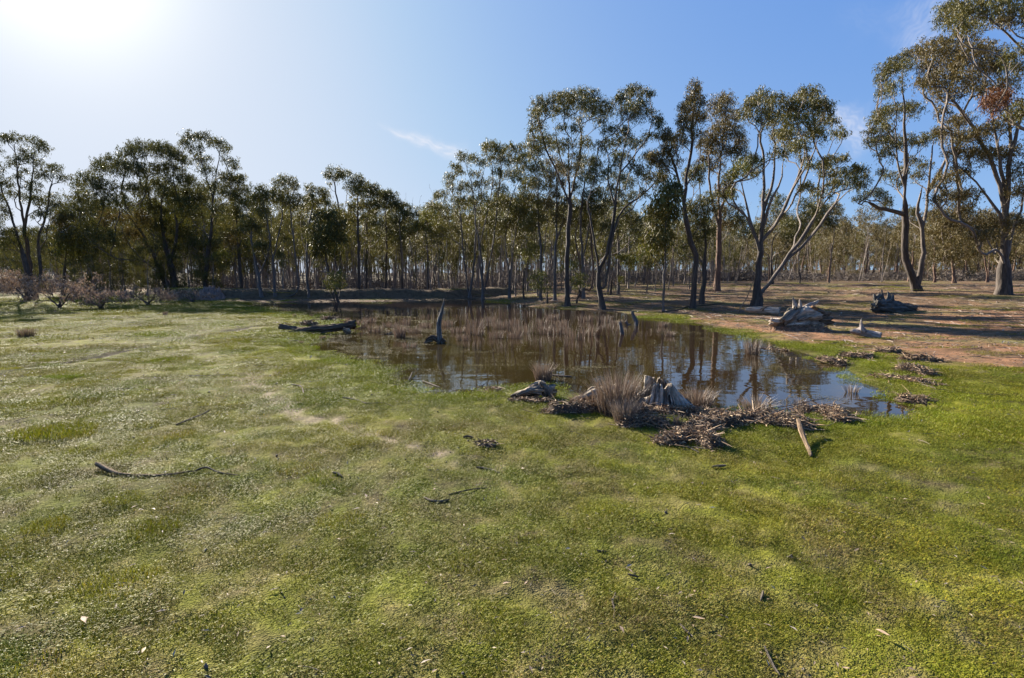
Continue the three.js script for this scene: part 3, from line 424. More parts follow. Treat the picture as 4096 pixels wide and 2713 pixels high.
// ---------------------------------------------------------------- the wood behind: single slim trees, then the farther mass
{
  const protos = [], R = rng(77);
  for (let k = 0; k < 13; k++) {
    const H = 8.5, pads = [], bush = k >= 10, wide = k >= 7, cx = (R() - 0.5) * 1, n = bush ? 22 : wide ? 17 : 11;
    for (let i = 0; i < n; i++) {
      const f = i / (n - 1), y = lerp(bush ? 0.08 : wide ? 0.38 : 0.46, 0.97, Math.pow(f, 0.8)) * H, rad = (wide ? 2.5 : 1.25) * Math.sin(Math.PI * clamp(0.2 + 0.68 * f)) * (0.5 + 0.6 * R()), u = R() * 6.283;
      const s = (wide ? 0.72 : 0.5) * (0.75 + 0.6 * R());
      pads.push({ c: V(cx * f + Math.cos(u) * rad, y + (R() - 0.5) * 0.5, Math.sin(u) * rad), r: V(s, s * 0.62, s) });
    }
    const stems = k % 3 === 1 ? [[V(0, 0, 0), V(cx * 0.2 - 0.2, 0.45 * H, 0.1), V(cx * 0.8 - 0.5, 0.72 * H, 0)], [V(0, 0.1, 0), V(0.6, 0.45 * H, 0.2), V(0.8, 0.7 * H, -0.1)]] : [[V(0, 0, 0), V(cx * 0.3, 0.4 * H, 0.1), V(cx * 0.9, 0.74 * H, 0)]];
    protos.push({ H, pads, stems, wide, bush, low: bush ? 0.1 : undefined, seed: 900 + k });
  }
  const zones = [
    ['a', -500, 900, -46, -92, 62, 'slim tree of the dark wood behind the shrubs on the left', 'trees of the wood on the left', 'deep'],
    ['s', -600, 860, -43, -60, 20, 'low dense bush of the undergrowth on the left', 'bushes of the undergrowth on the left', 'deep'],
    ['b', 850, 2050, -44, -95, 96, 'slim pale-stemmed tree of the thicket behind the earth bank', 'trees of the thicket behind the earth bank', 'olive'],
    ['c', 1950, 2900, -38, -95, 82, 'slim tree of the thicket behind the tall gums in the middle', 'trees of the thicket in the middle', 'olive'],
    ['d', 2820, 4700, -48, -125, 70, 'tree of the open wood beyond the bare ground on the right', 'trees of the open wood on the right', 'brown'],
  ];
  const sky = [[-500, 880], [0, 960], [250, 880], [700, 760], [1000, 800], [1500, 835], [1750, 840], [2000, 800], [2500, 830], [2750, 900], [3100, 850], [3500, 840], [3700, 830], [4096, 850], [4800, 850]];
  const top = (px) => { for (let i = 0; i + 1 < sky.length; i++) if (px <= sky[i + 1][0]) return lerp(sky[i][1], sky[i + 1][1], clamp((px - sky[i][0]) / (sky[i + 1][0] - sky[i][0]))); return 850; };
  const marks = [[0, 'outside the left edge of the view'], [250, 'behind the far-left open gum'], [560, 'between the far-left gum and the domed gum'], [880, 'behind the big domed gum'], [1100, 'behind the left end of the earth bank'], [1300, 'left of the dark young tree in the water'], [1500, 'behind the dark young tree in the water'], [1700, 'behind the dip in the treeline'], [1900, 'above the standing dead branch'],
    [2100, 'behind the many-stemmed stepped gums'], [2300, 'behind the straight umbrella gum'], [2480, 'behind the slanting fan-shaped gum'], [2680, 'behind the thin pole gum'], [2900, 'behind the pointed gum'], [3120, 'behind the big spreading gum'], [3400, 'right of the big spreading gum'], [3750, 'behind the wishbone gum'], [4096, 'behind the stout gum at the right edge'], [9999, 'outside the right edge of the view']];
  const used = [];
  const far = [];
  for (const [key, p0, p1, z0, z1, count, label, group, tone] of zones) {
    const set = [], kinds = key === 'd' ? [7, 8, 9, 3, 10, 11] : key === 's' ? [10, 11, 12] : key === 'a' ? [0, 7, 2, 8, 10, 12] : [0, 1, 2, 3, 4, 5, 6];
    let made = 0, tries = 0;
    while (made < count && tries++ < 4000) {
      const px = lerp(p0, p1, R()), z = lerp(z0, z1, Math.pow(R(), 1.25)), x = ((px - CX) / F) * -z, gap = key === 'd' ? 2.7 : 1.25;
      if (used.some(([a, b]) => Math.hypot(a - x, b - z) < gap)) continue;
      if (sd(pond, x, z) < 1.5 || toLine(bank, x, z)[0] < 1.2) continue;
      used.push([x, z]);
      const i = kinds[Math.floor(R() * kinds.length)], q = protos[i]; let g = set[i];
      if (!g) g = set[i] = tree({ ...q, base: V(0, 0, 0), R: q.wide ? 0.14 : 0.07, name: 'forest_tree', label, group, tone, leaf: 0.22, dens: 0.95, per: 9, twigs: 1, far: true, tip: 0.012, step: 0.9, wiggle: 0.12, barkLow: key === 'd' ? BARK.red : [0.24, 0.195, 0.16], barkHigh: [0.28, 0.235, 0.195] });
      else { const c = g.clone(); c.name = numbered('forest_tree'); scene.add(c); g = c; }
      const want = ((1100 - top(px)) / F) * -z + EYE - height(x, z), s = (want * (q.bush ? 0.3 + 0.35 * R() : 0.5 + 0.62 * Math.sqrt(R()))) / q.H;
      const mark = marks.find((m) => px < m[0]) || marks[marks.length - 1], row = z > -56 ? 'front' : z > -72 ? 'middle' : 'back', what = key === 's' ? 'low dense bush' : key === 'd' ? 'open-wood tree' : q.bush ? 'bushy low tree' : 'slim forest tree';
      tag(g, `${what} in the ${row} row, ${mark[1]}`, key === 's' ? 'bush' : 'tree', `${what === "low dense bush" ? "low dense bushe" : what}s in the ${row} row, ${mark[1]}`);
      g.position.set(x, height(x, z) - 0.05, z); g.rotation.set((R() - 0.5) * 0.24, R() * 6.283, (R() - 0.5) * 0.24); g.scale.set(s * (0.85 + 0.3 * R()), s, s * (0.85 + 0.3 * R()));
      made++;
    }
    set.forEach((g, i) => far.push([g, key, protos[i].bush]));
  }
  const wood = thing('far_wood', 'far mass of grey-green wood closing the view behind the nearer trees', 'wood'); wood.userData.kind = 'stuff';
  const mats = far.map(() => []), M = new THREE.Matrix4(), Q = new THREE.Quaternion(), UPV = V(0, 1, 0), E3 = new THREE.Euler();
  for (let i = 0; i < 900; i++) {
    const px = lerp(-1200, 5300, R()), z = -lerp(95, 240, Math.pow(R(), 0.8)), x = ((px - CX) / F) * -z, want = ((1100 - lerp(top(px), 1000, 0.4)) / F) * -z + 1;
    const ok = far.map(([, k], n) => n).filter((n) => (px > 2850 ? far[n][1] === 'd' : px < 900 ? 'as'.includes(far[n][1]) : 'bc'.includes(far[n][1])));
    const bushy = ok.filter((n) => far[n][2]), pick = R() < (px > 900 && px < 2900 ? 0.22 : 0.5) && bushy.length ? bushy : ok, n = pick[Math.floor(R() * pick.length)], s = (want * (far[n][2] ? 0.5 + 0.4 * R() : 0.7 + 0.4 * R())) / 8.5;
    mats[n].push(M.clone().compose(V(x, height(x, z) - 0.1, z), Q.clone().setFromAxisAngle(UPV, R() * 6.283), V(s, s, s)));
  }
  far.forEach(([g], n) => { if (!mats[n].length) return; for (const part of g.children) { const im = new THREE.InstancedMesh(part.geometry, part.material, mats[n].length); mats[n].forEach((m, i) => im.setMatrixAt(i, m)); im.name = 'far_' + part.name; im.userData.kind = 'stuff'; im.castShadow = im.receiveShadow = true; wood.add(im); } });
  { // the thicket of thin poles between and behind the single trees
    const stems = thing('pole_thicket', 'thicket of thin pale poles too many to count, filling the wood behind the pond', 'thicket'); stems.userData.kind = 'stuff';
    const from = far.filter(([, k, b]) => 'bc'.includes(k) && !b), lists = from.map(() => []);
    for (let i = 0; i < 520; i++) {
      const px = lerp(i % 4 ? 880 : 2, i % 4 ? 2950 : 3400, R()), z = -lerp(47, 120, Math.pow(R(), 1.3)), x = ((px - CX) / F) * -z; if (sd(pond, x, z) < 2 || toLine(bank, x, z)[0] < 1.6) continue;
      const want = ((1100 - top(px)) / F) * -z + EYE, s = (want * (0.3 + 0.6 * R())) / 8.5, w = s * (0.45 + 0.5 * R());
      E3.set((R() - 0.5) * 0.2, R() * 6.283, (R() - 0.5) * 0.2); lists[Math.floor(R() * from.length)].push(M.clone().compose(V(x, height(x, z) - 0.05, z), Q.clone().setFromEuler(E3), V(w, s, w)));
    }
    const bare = from.map(() => []);
    for (let i = 0; i < 1500; i++) {
      const px = lerp(i % 5 ? 880 : -200, i % 5 ? 2950 : 3600, R()), z = -lerp(46, 130, R()), x = ((px - CX) / F) * -z; if (sd(pond, x, z) < 2 || toLine(bank, x, z)[0] < 1.6) continue;
      const s = 0.3 + 0.6 * R(); E3.set((R() - 0.5) * 0.45, R() * 6.283, (R() - 0.5) * 0.45); bare[Math.floor(R() * from.length)].push(M.clone().compose(V(x, height(x, z) - 0.05, z), Q.clone().setFromEuler(E3), V(s * 0.7, s * 1.3, s * 0.7)));
    }
    from.forEach(([g], n) => { if (!bare[n].length) return; const part = g.children.find((c) => c.name === 'trunk'), im = new THREE.InstancedMesh(part.geometry, part.material, bare[n].length); bare[n].forEach((m, i) => im.setMatrixAt(i, m)); im.name = 'bare_stems'; im.userData.kind = 'stuff'; im.castShadow = im.receiveShadow = true; stems.add(im); });
    from.forEach(([g], n) => { if (!lists[n].length) return; for (const part of g.children) { const im = new THREE.InstancedMesh(part.geometry, part.material, lists[n].length); lists[n].forEach((m, i) => im.setMatrixAt(i, m)); im.name = part.name === 'crown' ? 'thicket_leaves' : 'thicket_stems'; im.userData.kind = 'stuff'; im.castShadow = im.receiveShadow = true; stems.add(im); } });
  }
  // low grey scrub along the foot of the far trees
  const sb = new MB(), S = rng(78), d = V(), p = V();
  for (let i = 0; i < 520; i++) { const u = S() * 6.283, w = Math.sqrt(S()) * 0.9; p.set(Math.cos(u) * w, S() * 0.9 * (1 - w * 0.5), Math.sin(u) * w); d.set(S() - 0.5, S() * 0.8 - 0.1, S() - 0.5).normalize(); const k = 0.6 + 0.6 * S(); leaf(sb, p, d, S, 0.17, 0.022, [0.13 * k, 0.098 * k, 0.07 * k]); }
  const scrub = new THREE.InstancedMesh(sb.geo(), dryMat, 520); scrub.name = 'scrub';
  for (let i = 0; i < 520; i++) {
    const px = i < 260 ? lerp(2750, 4600, S()) : lerp(-300, 2750, S()), z = -lerp(i < 260 ? 58 : 52, 100, S()), x = ((px - CX) / F) * -z, s = 0.8 + 1.1 * S();
    scrub.setMatrixAt(i, M.compose(V(x, height(x, z) - 0.1, z), Q.setFromAxisAngle(UPV, S() * 6), V(s * 1.5, s * (0.6 + 0.5 * S()), s * 1.5)));
  }
  scene.add(tag(scrub, 'low grey-brown scrub along the feet of the far trees', 'scrub', null, 'stuff'));
}

// ---------------------------------------------------------------- dry shrubs on the left
{
  const shrubs = [
    ['b', 0, 0, [239, 1236], 180, 140, 'largest pinkish dry shrub, with a dark forked stem, standing forward on the left grass'],
    ['b', 0, 0, [402, 1236], 110, 80, 'low pinkish dry shrub right of the largest one'],
    ['b', 0, 0, [592, 1222], 110, 70, 'thin pale dry shrub in front of the leaning dark gum'],
    ['b', 0, 0, [770, 1208], 90, 50, 'low grey tangle of a shrub left of the end of the earth bank'],
    ['b', 0, 0, [100, 1200], 110, 115, 'reddish dry shrub behind the largest one at the far left'],
  ];
  let k = 0;
  for (const [, , , [px, py], hw, hh, label] of shrubs) {
    const b = gp(px, py), m = mpp(b.z), R = rng(300 + k++), pads = [];
    for (let i = 0; i < 22; i++) { const u = R() * 6.283, e = Math.sqrt(R()), y = hh * (0.3 + 0.62 * R() * Math.sqrt(1 - e * e * 0.7)); pads.push({ c: V(b.x + Math.cos(u) * e * hw * m, b.y + y * m * 1.1, b.z + Math.sin(u) * e * hw * m * 0.8), r: V(hw * 0.2 * m, hh * 0.17 * m, hw * 0.2 * m) }); }
    tree({ base: b, pads, stems: [[V(b.x, b.y, b.z), V(b.x + 0.05, b.y + hh * m * 0.3, b.z)], [V(b.x, b.y, b.z), V(b.x - hw * m * 0.3, b.y + hh * m * 0.4, b.z)], [V(b.x, b.y, b.z), V(b.x + hw * m * 0.3, b.y + hh * m * 0.42, b.z + 0.2)]], R: 0.07, seed: 310 + k, name: 'dry_shrub', label, category: 'shrub', tone: 'twiggy', leaf: 0.13, dens: 0.36, twigs: 7, tip: 0.007, low: 0.05, trunkName: 'stem', crownName: 'twigs', crownMat: reedMat, barkHigh: [0.17, 0.11, 0.09], step: 0.3 });
  }
}

// ---------------------------------------------------------------- dead wood
const GREY = { light: [0.31, 0.265, 0.205], dark: [0.065, 0.05, 0.038] }, TAN = { light: [0.36, 0.26, 0.165], dark: [0.13, 0.09, 0.06] }, MUD = { light: [0.16, 0.12, 0.085], dark: [0.05, 0.036, 0.026] };
function woodTube(mb, pts, radii, o = {}) { // a weathered piece of timber along pts; ends: 'point', 'broken' or 'hollow'
  const c = new THREE.CatmullRomCurve3(pts), len = c.getLength(), rmax = Math.max(...radii), seg = o.seg || 26, n = Math.max(6, Math.min(60, Math.ceil(len / Math.max(0.015, rmax * 0.28)))), tone = o.tone || GREY, s = o.seed || 1;
  const rad = (t) => { const f = t * (radii.length - 1), i = Math.min(radii.length - 2, Math.floor(f)); return lerp(radii[i], radii[i + 1], f - i); };
  const side = V(), up = V(), d = V(), base = mb.p.length / 3, ridge = o.ridge ?? 0.14;
  let first = true;
  const ring = (t, scale, push, shade) => {
    const p = c.getPoint(t); d.copy(c.getTangent(t));
    if (first) { side.set(0.2, 1, 0.1).cross(d); if (side.lengthSq() < 0.05) side.set(1, 0, 0).cross(d); side.normalize(); first = false; } else side.addScaledVector(d, -side.dot(d)).normalize();
    up.crossVectors(d, side);
    const id0 = mb.p.length / 3;
    for (let k = 0; k <= seg; k++) {
      const a = (k / seg) * 2 * Math.PI, ca = Math.cos(a), sa = Math.sin(a), g = N3(ca * 2.2 + s, sa * 2.2, t * len * 0.9), f = N3(ca * 6 + s, sa * 6, t * len * 1.6 + 5);
      const crease = 0.42 - Math.abs(N3(ca * 3.2 + s * 2, sa * 3.2, t * len * 0.7)) * 1.3, lump = N3(p.x * 7 + s, p.y * 7, p.z * 7) * 0.5 + N3(ca * 1.3 + s * 3, sa * 1.3, t * len * 3.5), r = rad(t) * scale * (1 + ridge * g + ridge * 0.6 * f + ridge * 0.7 * lump + ridge * 1.1 * crease + ridge * 0.35 * N3(ca * 13, sa * 13 + s, t * len * 5)), e = push ? push * rad(t) * (0.6 * N3(ca * 2 + s, sa * 2, 9) + 0.8 * N3(ca * 5 + s, sa * 5, 3)) : 0;
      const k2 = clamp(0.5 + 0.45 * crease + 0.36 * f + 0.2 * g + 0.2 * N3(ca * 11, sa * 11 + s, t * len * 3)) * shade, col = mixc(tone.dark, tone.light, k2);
      const ru = r * (o.flat || 1);
      mb.v(p.x + side.x * ca * r + up.x * sa * ru + d.x * e, p.y + side.y * ca * r + up.y * sa * ru + d.y * e, p.z + side.z * ca * r + up.z * sa * ru + d.z * e, col, (k / seg) * Math.max(1, Math.round(rmax * 14)), t * len * 1.2);
    }
    return id0;
  };
  const rings = [];
  const cap = (t, kind, sign) => {
    if (kind === 'point') return [[ring(t, 0.3, 0, 1)], 'close'];
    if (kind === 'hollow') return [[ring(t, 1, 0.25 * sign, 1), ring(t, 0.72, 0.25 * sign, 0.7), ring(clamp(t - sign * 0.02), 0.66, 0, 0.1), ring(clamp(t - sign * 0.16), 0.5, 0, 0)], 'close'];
    return [[ring(t, 1, 1.1 * sign, 1), ring(t, 0.5, 0.5 * sign, 0.6)], 'close'];
  };
  const st = cap(0, o.start || 'broken', -1)[0].reverse();
  rings.push(...st);
  for (let i = 1; i < n; i++) rings.push(ring(i / n, 1, 0, 1));
  rings.push(...cap(1, o.end || 'broken', 1)[0]);
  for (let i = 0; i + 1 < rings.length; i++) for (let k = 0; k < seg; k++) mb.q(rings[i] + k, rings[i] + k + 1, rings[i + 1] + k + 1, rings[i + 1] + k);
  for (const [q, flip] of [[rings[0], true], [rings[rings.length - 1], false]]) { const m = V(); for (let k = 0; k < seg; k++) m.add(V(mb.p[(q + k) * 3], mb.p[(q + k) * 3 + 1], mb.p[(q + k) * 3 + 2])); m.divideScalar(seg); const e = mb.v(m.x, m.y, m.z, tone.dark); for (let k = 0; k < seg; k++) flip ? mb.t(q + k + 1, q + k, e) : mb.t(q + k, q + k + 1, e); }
}
// px points with an own depth step: 'x,y,dz' about a plane z
const line = (text, z) => text.trim().split(/\s+/).map((s) => { const [x, y, dz = 0] = s.split(',').map(Number); return at(x, y, z + dz); });
const lineW = (view, text, z) => { const [k, ox, oy] = view; return text.trim().split(/\s+/).map((s) => { const [x, y, dz = 0] = s.split(',').map(Number); return at(ox + k * x, oy + k * y, z + dz); }); };
function piece(parent, name, pts, radii, o) { const mb = new MB(); woodTube(mb, pts, radii, o); return mesh(name, mb.geo(), woodMat, parent); }
{ // the weathered stump at the near shore
  const b = gp(2650, 1630), m = mpp(b.z), g = thing('tree_stump', 'jagged silver-grey hollow stump at the near edge of the pond', 'stump', b);
  const mb = new MB(), W = 150, Hn = 34, topOf = (a) => { // a = 0 faces right, pi/2 faces the camera
    const x = Math.cos(a), f = Math.sin(a);
    let h = x < -0.62 ? lerp(0.66, 0.42, (-x - 0.62) / 0.38) : x < -0.3 ? 0.98 : x < -0.12 ? 0.86 : x < 0.4 ? 0.94 : lerp(0.94, 0.4, (x - 0.4) / 0.6);
    if (f > 0) h -= 0.05 * Math.exp(-(((a - 1.7) / 0.2) ** 2));
    const spike = Math.abs(N2(x * 9 + 3, f * 9)), chip = Math.abs(N2(x * 24, f * 24 + 7));
    return h * (1.0 - 0.09 * spike - 0.12 * chip) * 140 * m;
  };
  const rr = 128 * m, grid = [];
  for (const inner of [0, 1]) for (let j = 0; j <= Hn; j++) {
    const row = [];
    for (let i = 0; i < W; i++) {
      const a = (i / W) * 2 * Math.PI, x = Math.cos(a), f = Math.sin(a), t = j / Hn, h = topOf(a) * t, grain = N3(x * 7, f * 7, h * 1.6), fine = N3(x * 19, f * 19, h * 4), crack = Math.max(0, N3(x * 4 + 8, f * 4, h * 0.8)) ** 0.7;
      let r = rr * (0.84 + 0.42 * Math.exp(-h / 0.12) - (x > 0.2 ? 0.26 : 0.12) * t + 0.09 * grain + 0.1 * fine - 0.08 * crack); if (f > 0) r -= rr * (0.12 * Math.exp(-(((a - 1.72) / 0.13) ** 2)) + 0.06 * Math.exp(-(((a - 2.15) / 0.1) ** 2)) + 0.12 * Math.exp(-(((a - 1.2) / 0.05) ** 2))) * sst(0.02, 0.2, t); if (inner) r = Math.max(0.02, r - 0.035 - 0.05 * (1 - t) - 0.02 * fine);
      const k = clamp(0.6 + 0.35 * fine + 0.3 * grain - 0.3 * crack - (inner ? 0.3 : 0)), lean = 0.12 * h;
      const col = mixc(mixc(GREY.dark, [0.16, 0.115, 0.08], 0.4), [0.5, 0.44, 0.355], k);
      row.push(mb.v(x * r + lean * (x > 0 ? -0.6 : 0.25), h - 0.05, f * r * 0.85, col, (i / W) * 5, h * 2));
    }
    grid.push(row);
  }
  const slit = (i) => { const a = (i / W) * 2 * Math.PI; return Math.abs(a - 1.5) < 0.045; };
  for (let j = 0; j + 1 < grid.length; j++) for (let i = 0; i < W; i++) { const k = (i + 1) % W; if (j === Hn) continue; if (slit(i) && (j % (Hn + 1)) > 5 && (j % (Hn + 1)) < 26) continue; if (j < Hn) mb.q(grid[j][i], grid[j + 1][i], grid[j + 1][k], grid[j][k]); else mb.q(grid[j][i], grid[j][k], grid[j + 1][k], grid[j + 1][i]); }
  for (let i = 0; i < W; i++) { const k = (i + 1) % W, o = grid[Hn], n = grid[2 * Hn + 1]; mb.q(o[i], n[i], n[k], o[k]); }
  mesh('shell', mb.geo(), woodMat, g);
  const off = b.clone().negate(), P = (text) => line(text, b.z).map((p) => p.add(off));
  piece(g, 'root', P('2560,1610,0.1 2530,1622,0.2 2490,1640,0.3'), [0.09, 0.06, 0.03], { end: 'point', seed: 8, ridge: 0.3 });
}
{
  let b = gp(2130, 1588), z = b.z;
  let g = thing('driftwood', 'wedge-shaped grey driftwood left of the tall rushes, pointed end to the left', 'driftwood', b); const rel = (pts, b) => pts.map((p) => p.sub(b));
  piece(g, 'log', rel(line('2040,1585,0.12 2085,1577,0.06 2130,1567,0 2170,1562,-0.05 2208,1564,-0.1', b.z), b), [0.02, 0.055, 0.085, 0.095, 0.08], { start: 'point', seed: 21, ridge: 0.42, flat: 0.75 });
  piece(g, 'stub', rel(line('2155,1562,-0.02 2166,1545,-0.02 2160,1527,0', b.z), b), [0.055, 0.05, 0.02], { end: 'point', seed: 22, ridge: 0.3 });
  piece(g, 'stub', rel(line('2180,1556,0 2192,1568,0.02 2196,1582,0.03', b.z), b), [0.05, 0.06, 0.04], { seed: 23, ridge: 0.45 });
  piece(g, 'slab', rel(line('2070,1582,0.16 2120,1566,0.14 2165,1566,0.1', b.z), b), [0.02, 0.04, 0.045], { seed: 121, ridge: 0.6 });
  piece(g, 'slab', rel(line('2110,1570,-0.1 2150,1546,-0.08 2180,1545,-0.1', b.z), b), [0.03, 0.05, 0.04], { seed: 122, ridge: 0.6 });
  b = gp(2380, 1622); g = thing('rotten_log', 'low rotten grey log half hidden by rushes left of the stump', 'log', b);
  piece(g, 'log', rel(line('2278,1622,0.1 2340,1600,0 2400,1590,-0.05 2470,1588,-0.1', b.z), b), [0.05, 0.085, 0.12, 0.12], { seed: 24, ridge: 0.35 });
  piece(g, 'stub', rel(line('2400,1588,0 2412,1568,0 2408,1552,0', b.z), b), [0.07, 0.06, 0.025], { end: 'point', seed: 25, ridge: 0.3 });
  // standing dead branch in the water
  b = gw(1762, 1372); g = thing('dead_branch', 'tall bleached dead branch standing upright in the pond', 'dead branch', b);
  piece(g, 'limb', rel(line('1764,1380 1757,1330 1756,1290 1767,1245 1774,1215 1776,1192', b.z), b), [0.055, 0.06, 0.054, 0.036, 0.019, 0.006], { end: 'point', seed: 26, ridge: 0.2, tone: { light: [0.24, 0.22, 0.2], dark: [0.09, 0.08, 0.07] } });
  piece(g, 'root', rel(line('1752,1365 1735,1352 1716,1353 1702,1366', b.z), b), [0.03, 0.045, 0.035, 0.02], { seed: 27, ridge: 0.5, tone: MUD });
  piece(g, 'root', rel(line('1772,1356 1766,1364 1760,1378', b.z), b), [0.06, 0.07, 0.06], { seed: 28, ridge: 0.4, tone: MUD });
  piece(g, 'root', rel(line('1730,1362 1700,1370 1690,1376', b.z), b), [0.03, 0.03, 0.01], { end: 'point', seed: 29, ridge: 0.3, tone: TAN });
  for (const [pts, r, label, sd_] of [['2545,1308 2544,1285 2534,1265 2529,1247', [0.055, 0.055, 0.05, 0.04], 'curved grey post stump, tallest of the three standing in the water near the far shore', 30], ['2490,1341 2486,1318 2479,1289', [0.05, 0.05, 0.035], 'leaning grey post stump nearest the camera of the three in the water', 31], ['2518,1303 2510,1300 2503,1286', [0.05, 0.05, 0.04], 'short bent post stump, lowest of the three in the water', 32]]) {
    const [x, y] = pts.split(' ')[0].split(',').map(Number), q = gw(x, y - 4), mb = new MB(); woodTube(mb, line(pts, q.z).map((p) => p.sub(q)), r, { seed: sd_, ridge: 0.2, tone: { light: [0.19, 0.18, 0.17], dark: [0.07, 0.062, 0.058] } });
    const o = tag(mesh('post_stump', mb.geo(), woodMat, scene), label, 'stump'); o.position.copy(q);
  }
  // log on the left meadow
  b = gp(1260, 1338); g = thing('fallen_log', 'long dark fallen log with a forked end, lying from the left grass into the water', 'log', b);
  piece(g, 'log', rel(line('1158,1334 1220,1324 1300,1316 1370,1308 1400,1303', b.z).map((p, i) => (p.z += [0.3, 0.1, 0, -0.3, -0.5][i], p)), b), [0.06, 0.1, 0.1, 0.1, 0.12], { seed: 33, ridge: 0.25, tone: MUD });
  piece(g, 'fork', rel(line('1240,1326,-0.2 1180,1322,-0.4 1122,1308,-0.5', b.z), b), [0.08, 0.1, 0.085], { seed: 34, ridge: 0.25, tone: MUD });
  piece(g, 'broken_end', rel(line('1375,1318 1390,1326 1402,1334', b.z), b), [0.05, 0.07, 0.03], { end: 'point', seed: 35, ridge: 0.4, tone: TAN });
  // right shore
  const C6 = [0.3378, 2950, 1130];
  b = gp(3060, 1262); g = thing('hollow_log', 'pale barkless log with a dark hollow end under the big spreading gum', 'log', b);
  piece(g, 'log', rel(lineW(C6, '105,325,-0.4 220,328,-0.2 360,340,0 500,352,0.25', b.z), b), [0.085, 0.135, 0.15, 0.17], { seed: 36, ridge: 0.1, end: 'hollow', tone: { light: [0.5, 0.41, 0.31], dark: [0.2, 0.155, 0.115] } });
  piece(g, 'knot', rel(lineW(C6, '290,325 325,300 345,290', b.z), b), [0.08, 0.05, 0.02], { seed: 37, ridge: 0.3, tone: TAN });
  b = gp(3210, 1318); g = thing('uprooted_stump', 'big uprooted grey stump with upturned prongs and reddish earth, lying on the right shore', 'stump', b);
  const q = (text) => rel(lineW(C6, text, b.z), b), k = 0.3378 * mpp(b.z);
  piece(g, 'trunk', q('500,500,0.1 640,465,0.05 780,430,0 920,430,-0.1'), [60 * k, 95 * k, 125 * k, 105 * k], { seed: 40, ridge: 0.3, seg: 30, tone: { light: [0.5, 0.42, 0.33], dark: [0.14, 0.11, 0.08] } });
  piece(g, 'trunk_flank', q('540,470,0.25 620,400,0.2 690,330,0.1 700,290,0.1'), [45 * k, 55 * k, 45 * k, 30 * k], { seed: 41, ridge: 0.3, tone: GREY });
  piece(g, 'broken_block', q('400,465,0.1 470,470,0.1 530,460,0.05'), [38 * k, 42 * k, 40 * k], { seed: 42, ridge: 0.2, tone: { light: [0.52, 0.44, 0.36], dark: [0.22, 0.17, 0.13] } });
  for (const [t, r, n] of [['690,330 680,260 655,170', [34, 22, 4], 50], ['745,330 748,270 738,202', [26, 18, 5], 51], ['650,340 640,315 628,300', [20, 16, 8], 52], ['780,320 860,270 930,240 965,212', [32, 26, 20, 10], 53], ['835,285 838,262 845,245', [10, 8, 3], 54], ['880,262 890,240 888,230', [9, 8, 3], 55], ['820,350 880,310 930,300', [40, 34, 18], 56]]) piece(g, 'prong', q(t), r.map((x) => x * k), { end: 'point', seed: n, ridge: 0.2, tone: { light: [0.5, 0.44, 0.38], dark: [0.18, 0.15, 0.12] } });
  for (const [t, r, n, tone] of [['850,330,0.1 900,310,0.15 945,325,0.1', [30, 32, 10], 60, { light: [0.42, 0.25, 0.11], dark: [0.2, 0.1, 0.05] }], ['930,420 1030,400 1105,365', [45, 30, 6], 61, MUD], ['960,450 1060,440 1140,425', [45, 30, 6], 62, MUD], ['960,490 1070,480 1155,470', [40, 26, 8], 63, MUD], ['860,540,0.25 930,525,0.25 1000,490,0.2', [14, 18, 22], 64, TAN], ['720,450,0.35 800,420,0.35 890,405,0.3', [14, 20, 8], 65, GREY], ['930,350 1000,360 1050,400', [40, 34, 14], 66, MUD]]) piece(g, 'root', q(t), r.map((x) => x * k), { end: 'point', seed: n, ridge: 0.35, tone });
  b = gp(3465, 1350); g = thing('short_log', 'short bleached log with an upright pointed stub, alone on the bare ground', 'log', b);
  piece(g, 'log', rel(lineW(C6, '1345,580,-0.1 1440,592,-0.05 1570,615,0 1700,642,0.15', b.z), b), [0.05, 0.1, 0.1, 0.095].map((x) => x * 0.95), { seed: 70, ridge: 0.22, end: 'hollow', tone: { light: [0.5, 0.42, 0.35], dark: [0.15, 0.12, 0.1] } });
  piece(g, 'stub', rel(lineW(C6, '1480,580 1468,530 1465,480 1470,424', b.z), b), [0.09, 0.05, 0.028, 0.006], { end: 'point', seed: 71, ridge: 0.2, tone: { light: [0.4, 0.36, 0.32], dark: [0.17, 0.14, 0.12] } });
  b = gp(3580, 1247); g = thing('shaded_stump', 'dark uprooted stump lying in tree shade behind the bleached log', 'stump', b);
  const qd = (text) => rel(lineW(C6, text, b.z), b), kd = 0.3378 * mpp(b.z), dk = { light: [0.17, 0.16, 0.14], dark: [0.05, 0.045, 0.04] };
  piece(g, 'trunk', qd('1640,265,0.2 1780,275,0.1 1950,290,0 2110,305,-0.2'), [62, 68, 50, 38].map((x) => x * kd), { seed: 80, ridge: 0.3, tone: dk });
  piece(g, 'trunk_flank', qd('1620,300,0.2 1800,310,0.25 2000,320,0.1'), [45, 40, 28].map((x) => x * kd), { seed: 81, ridge: 0.3, tone: dk });
  for (const [t, r, n] of [['1650,240 1632,185 1618,135', [32, 24, 6], 82], ['1720,220 1715,150 1709,80', [26, 14, 4], 83], ['1780,220 1790,160 1779,105', [30, 18, 5], 84], ['1820,210 1835,160 1832,140', [30, 18, 8], 85], ['1640,200 1690,150 1700,140', [30, 24, 14], 86], ['1640,300 1610,330 1590,345', [30, 22, 8], 87]]) piece(g, 'prong', qd(t), r.map((x) => x * kd), { end: 'point', seed: n, ridge: 0.25, tone: dk });
}

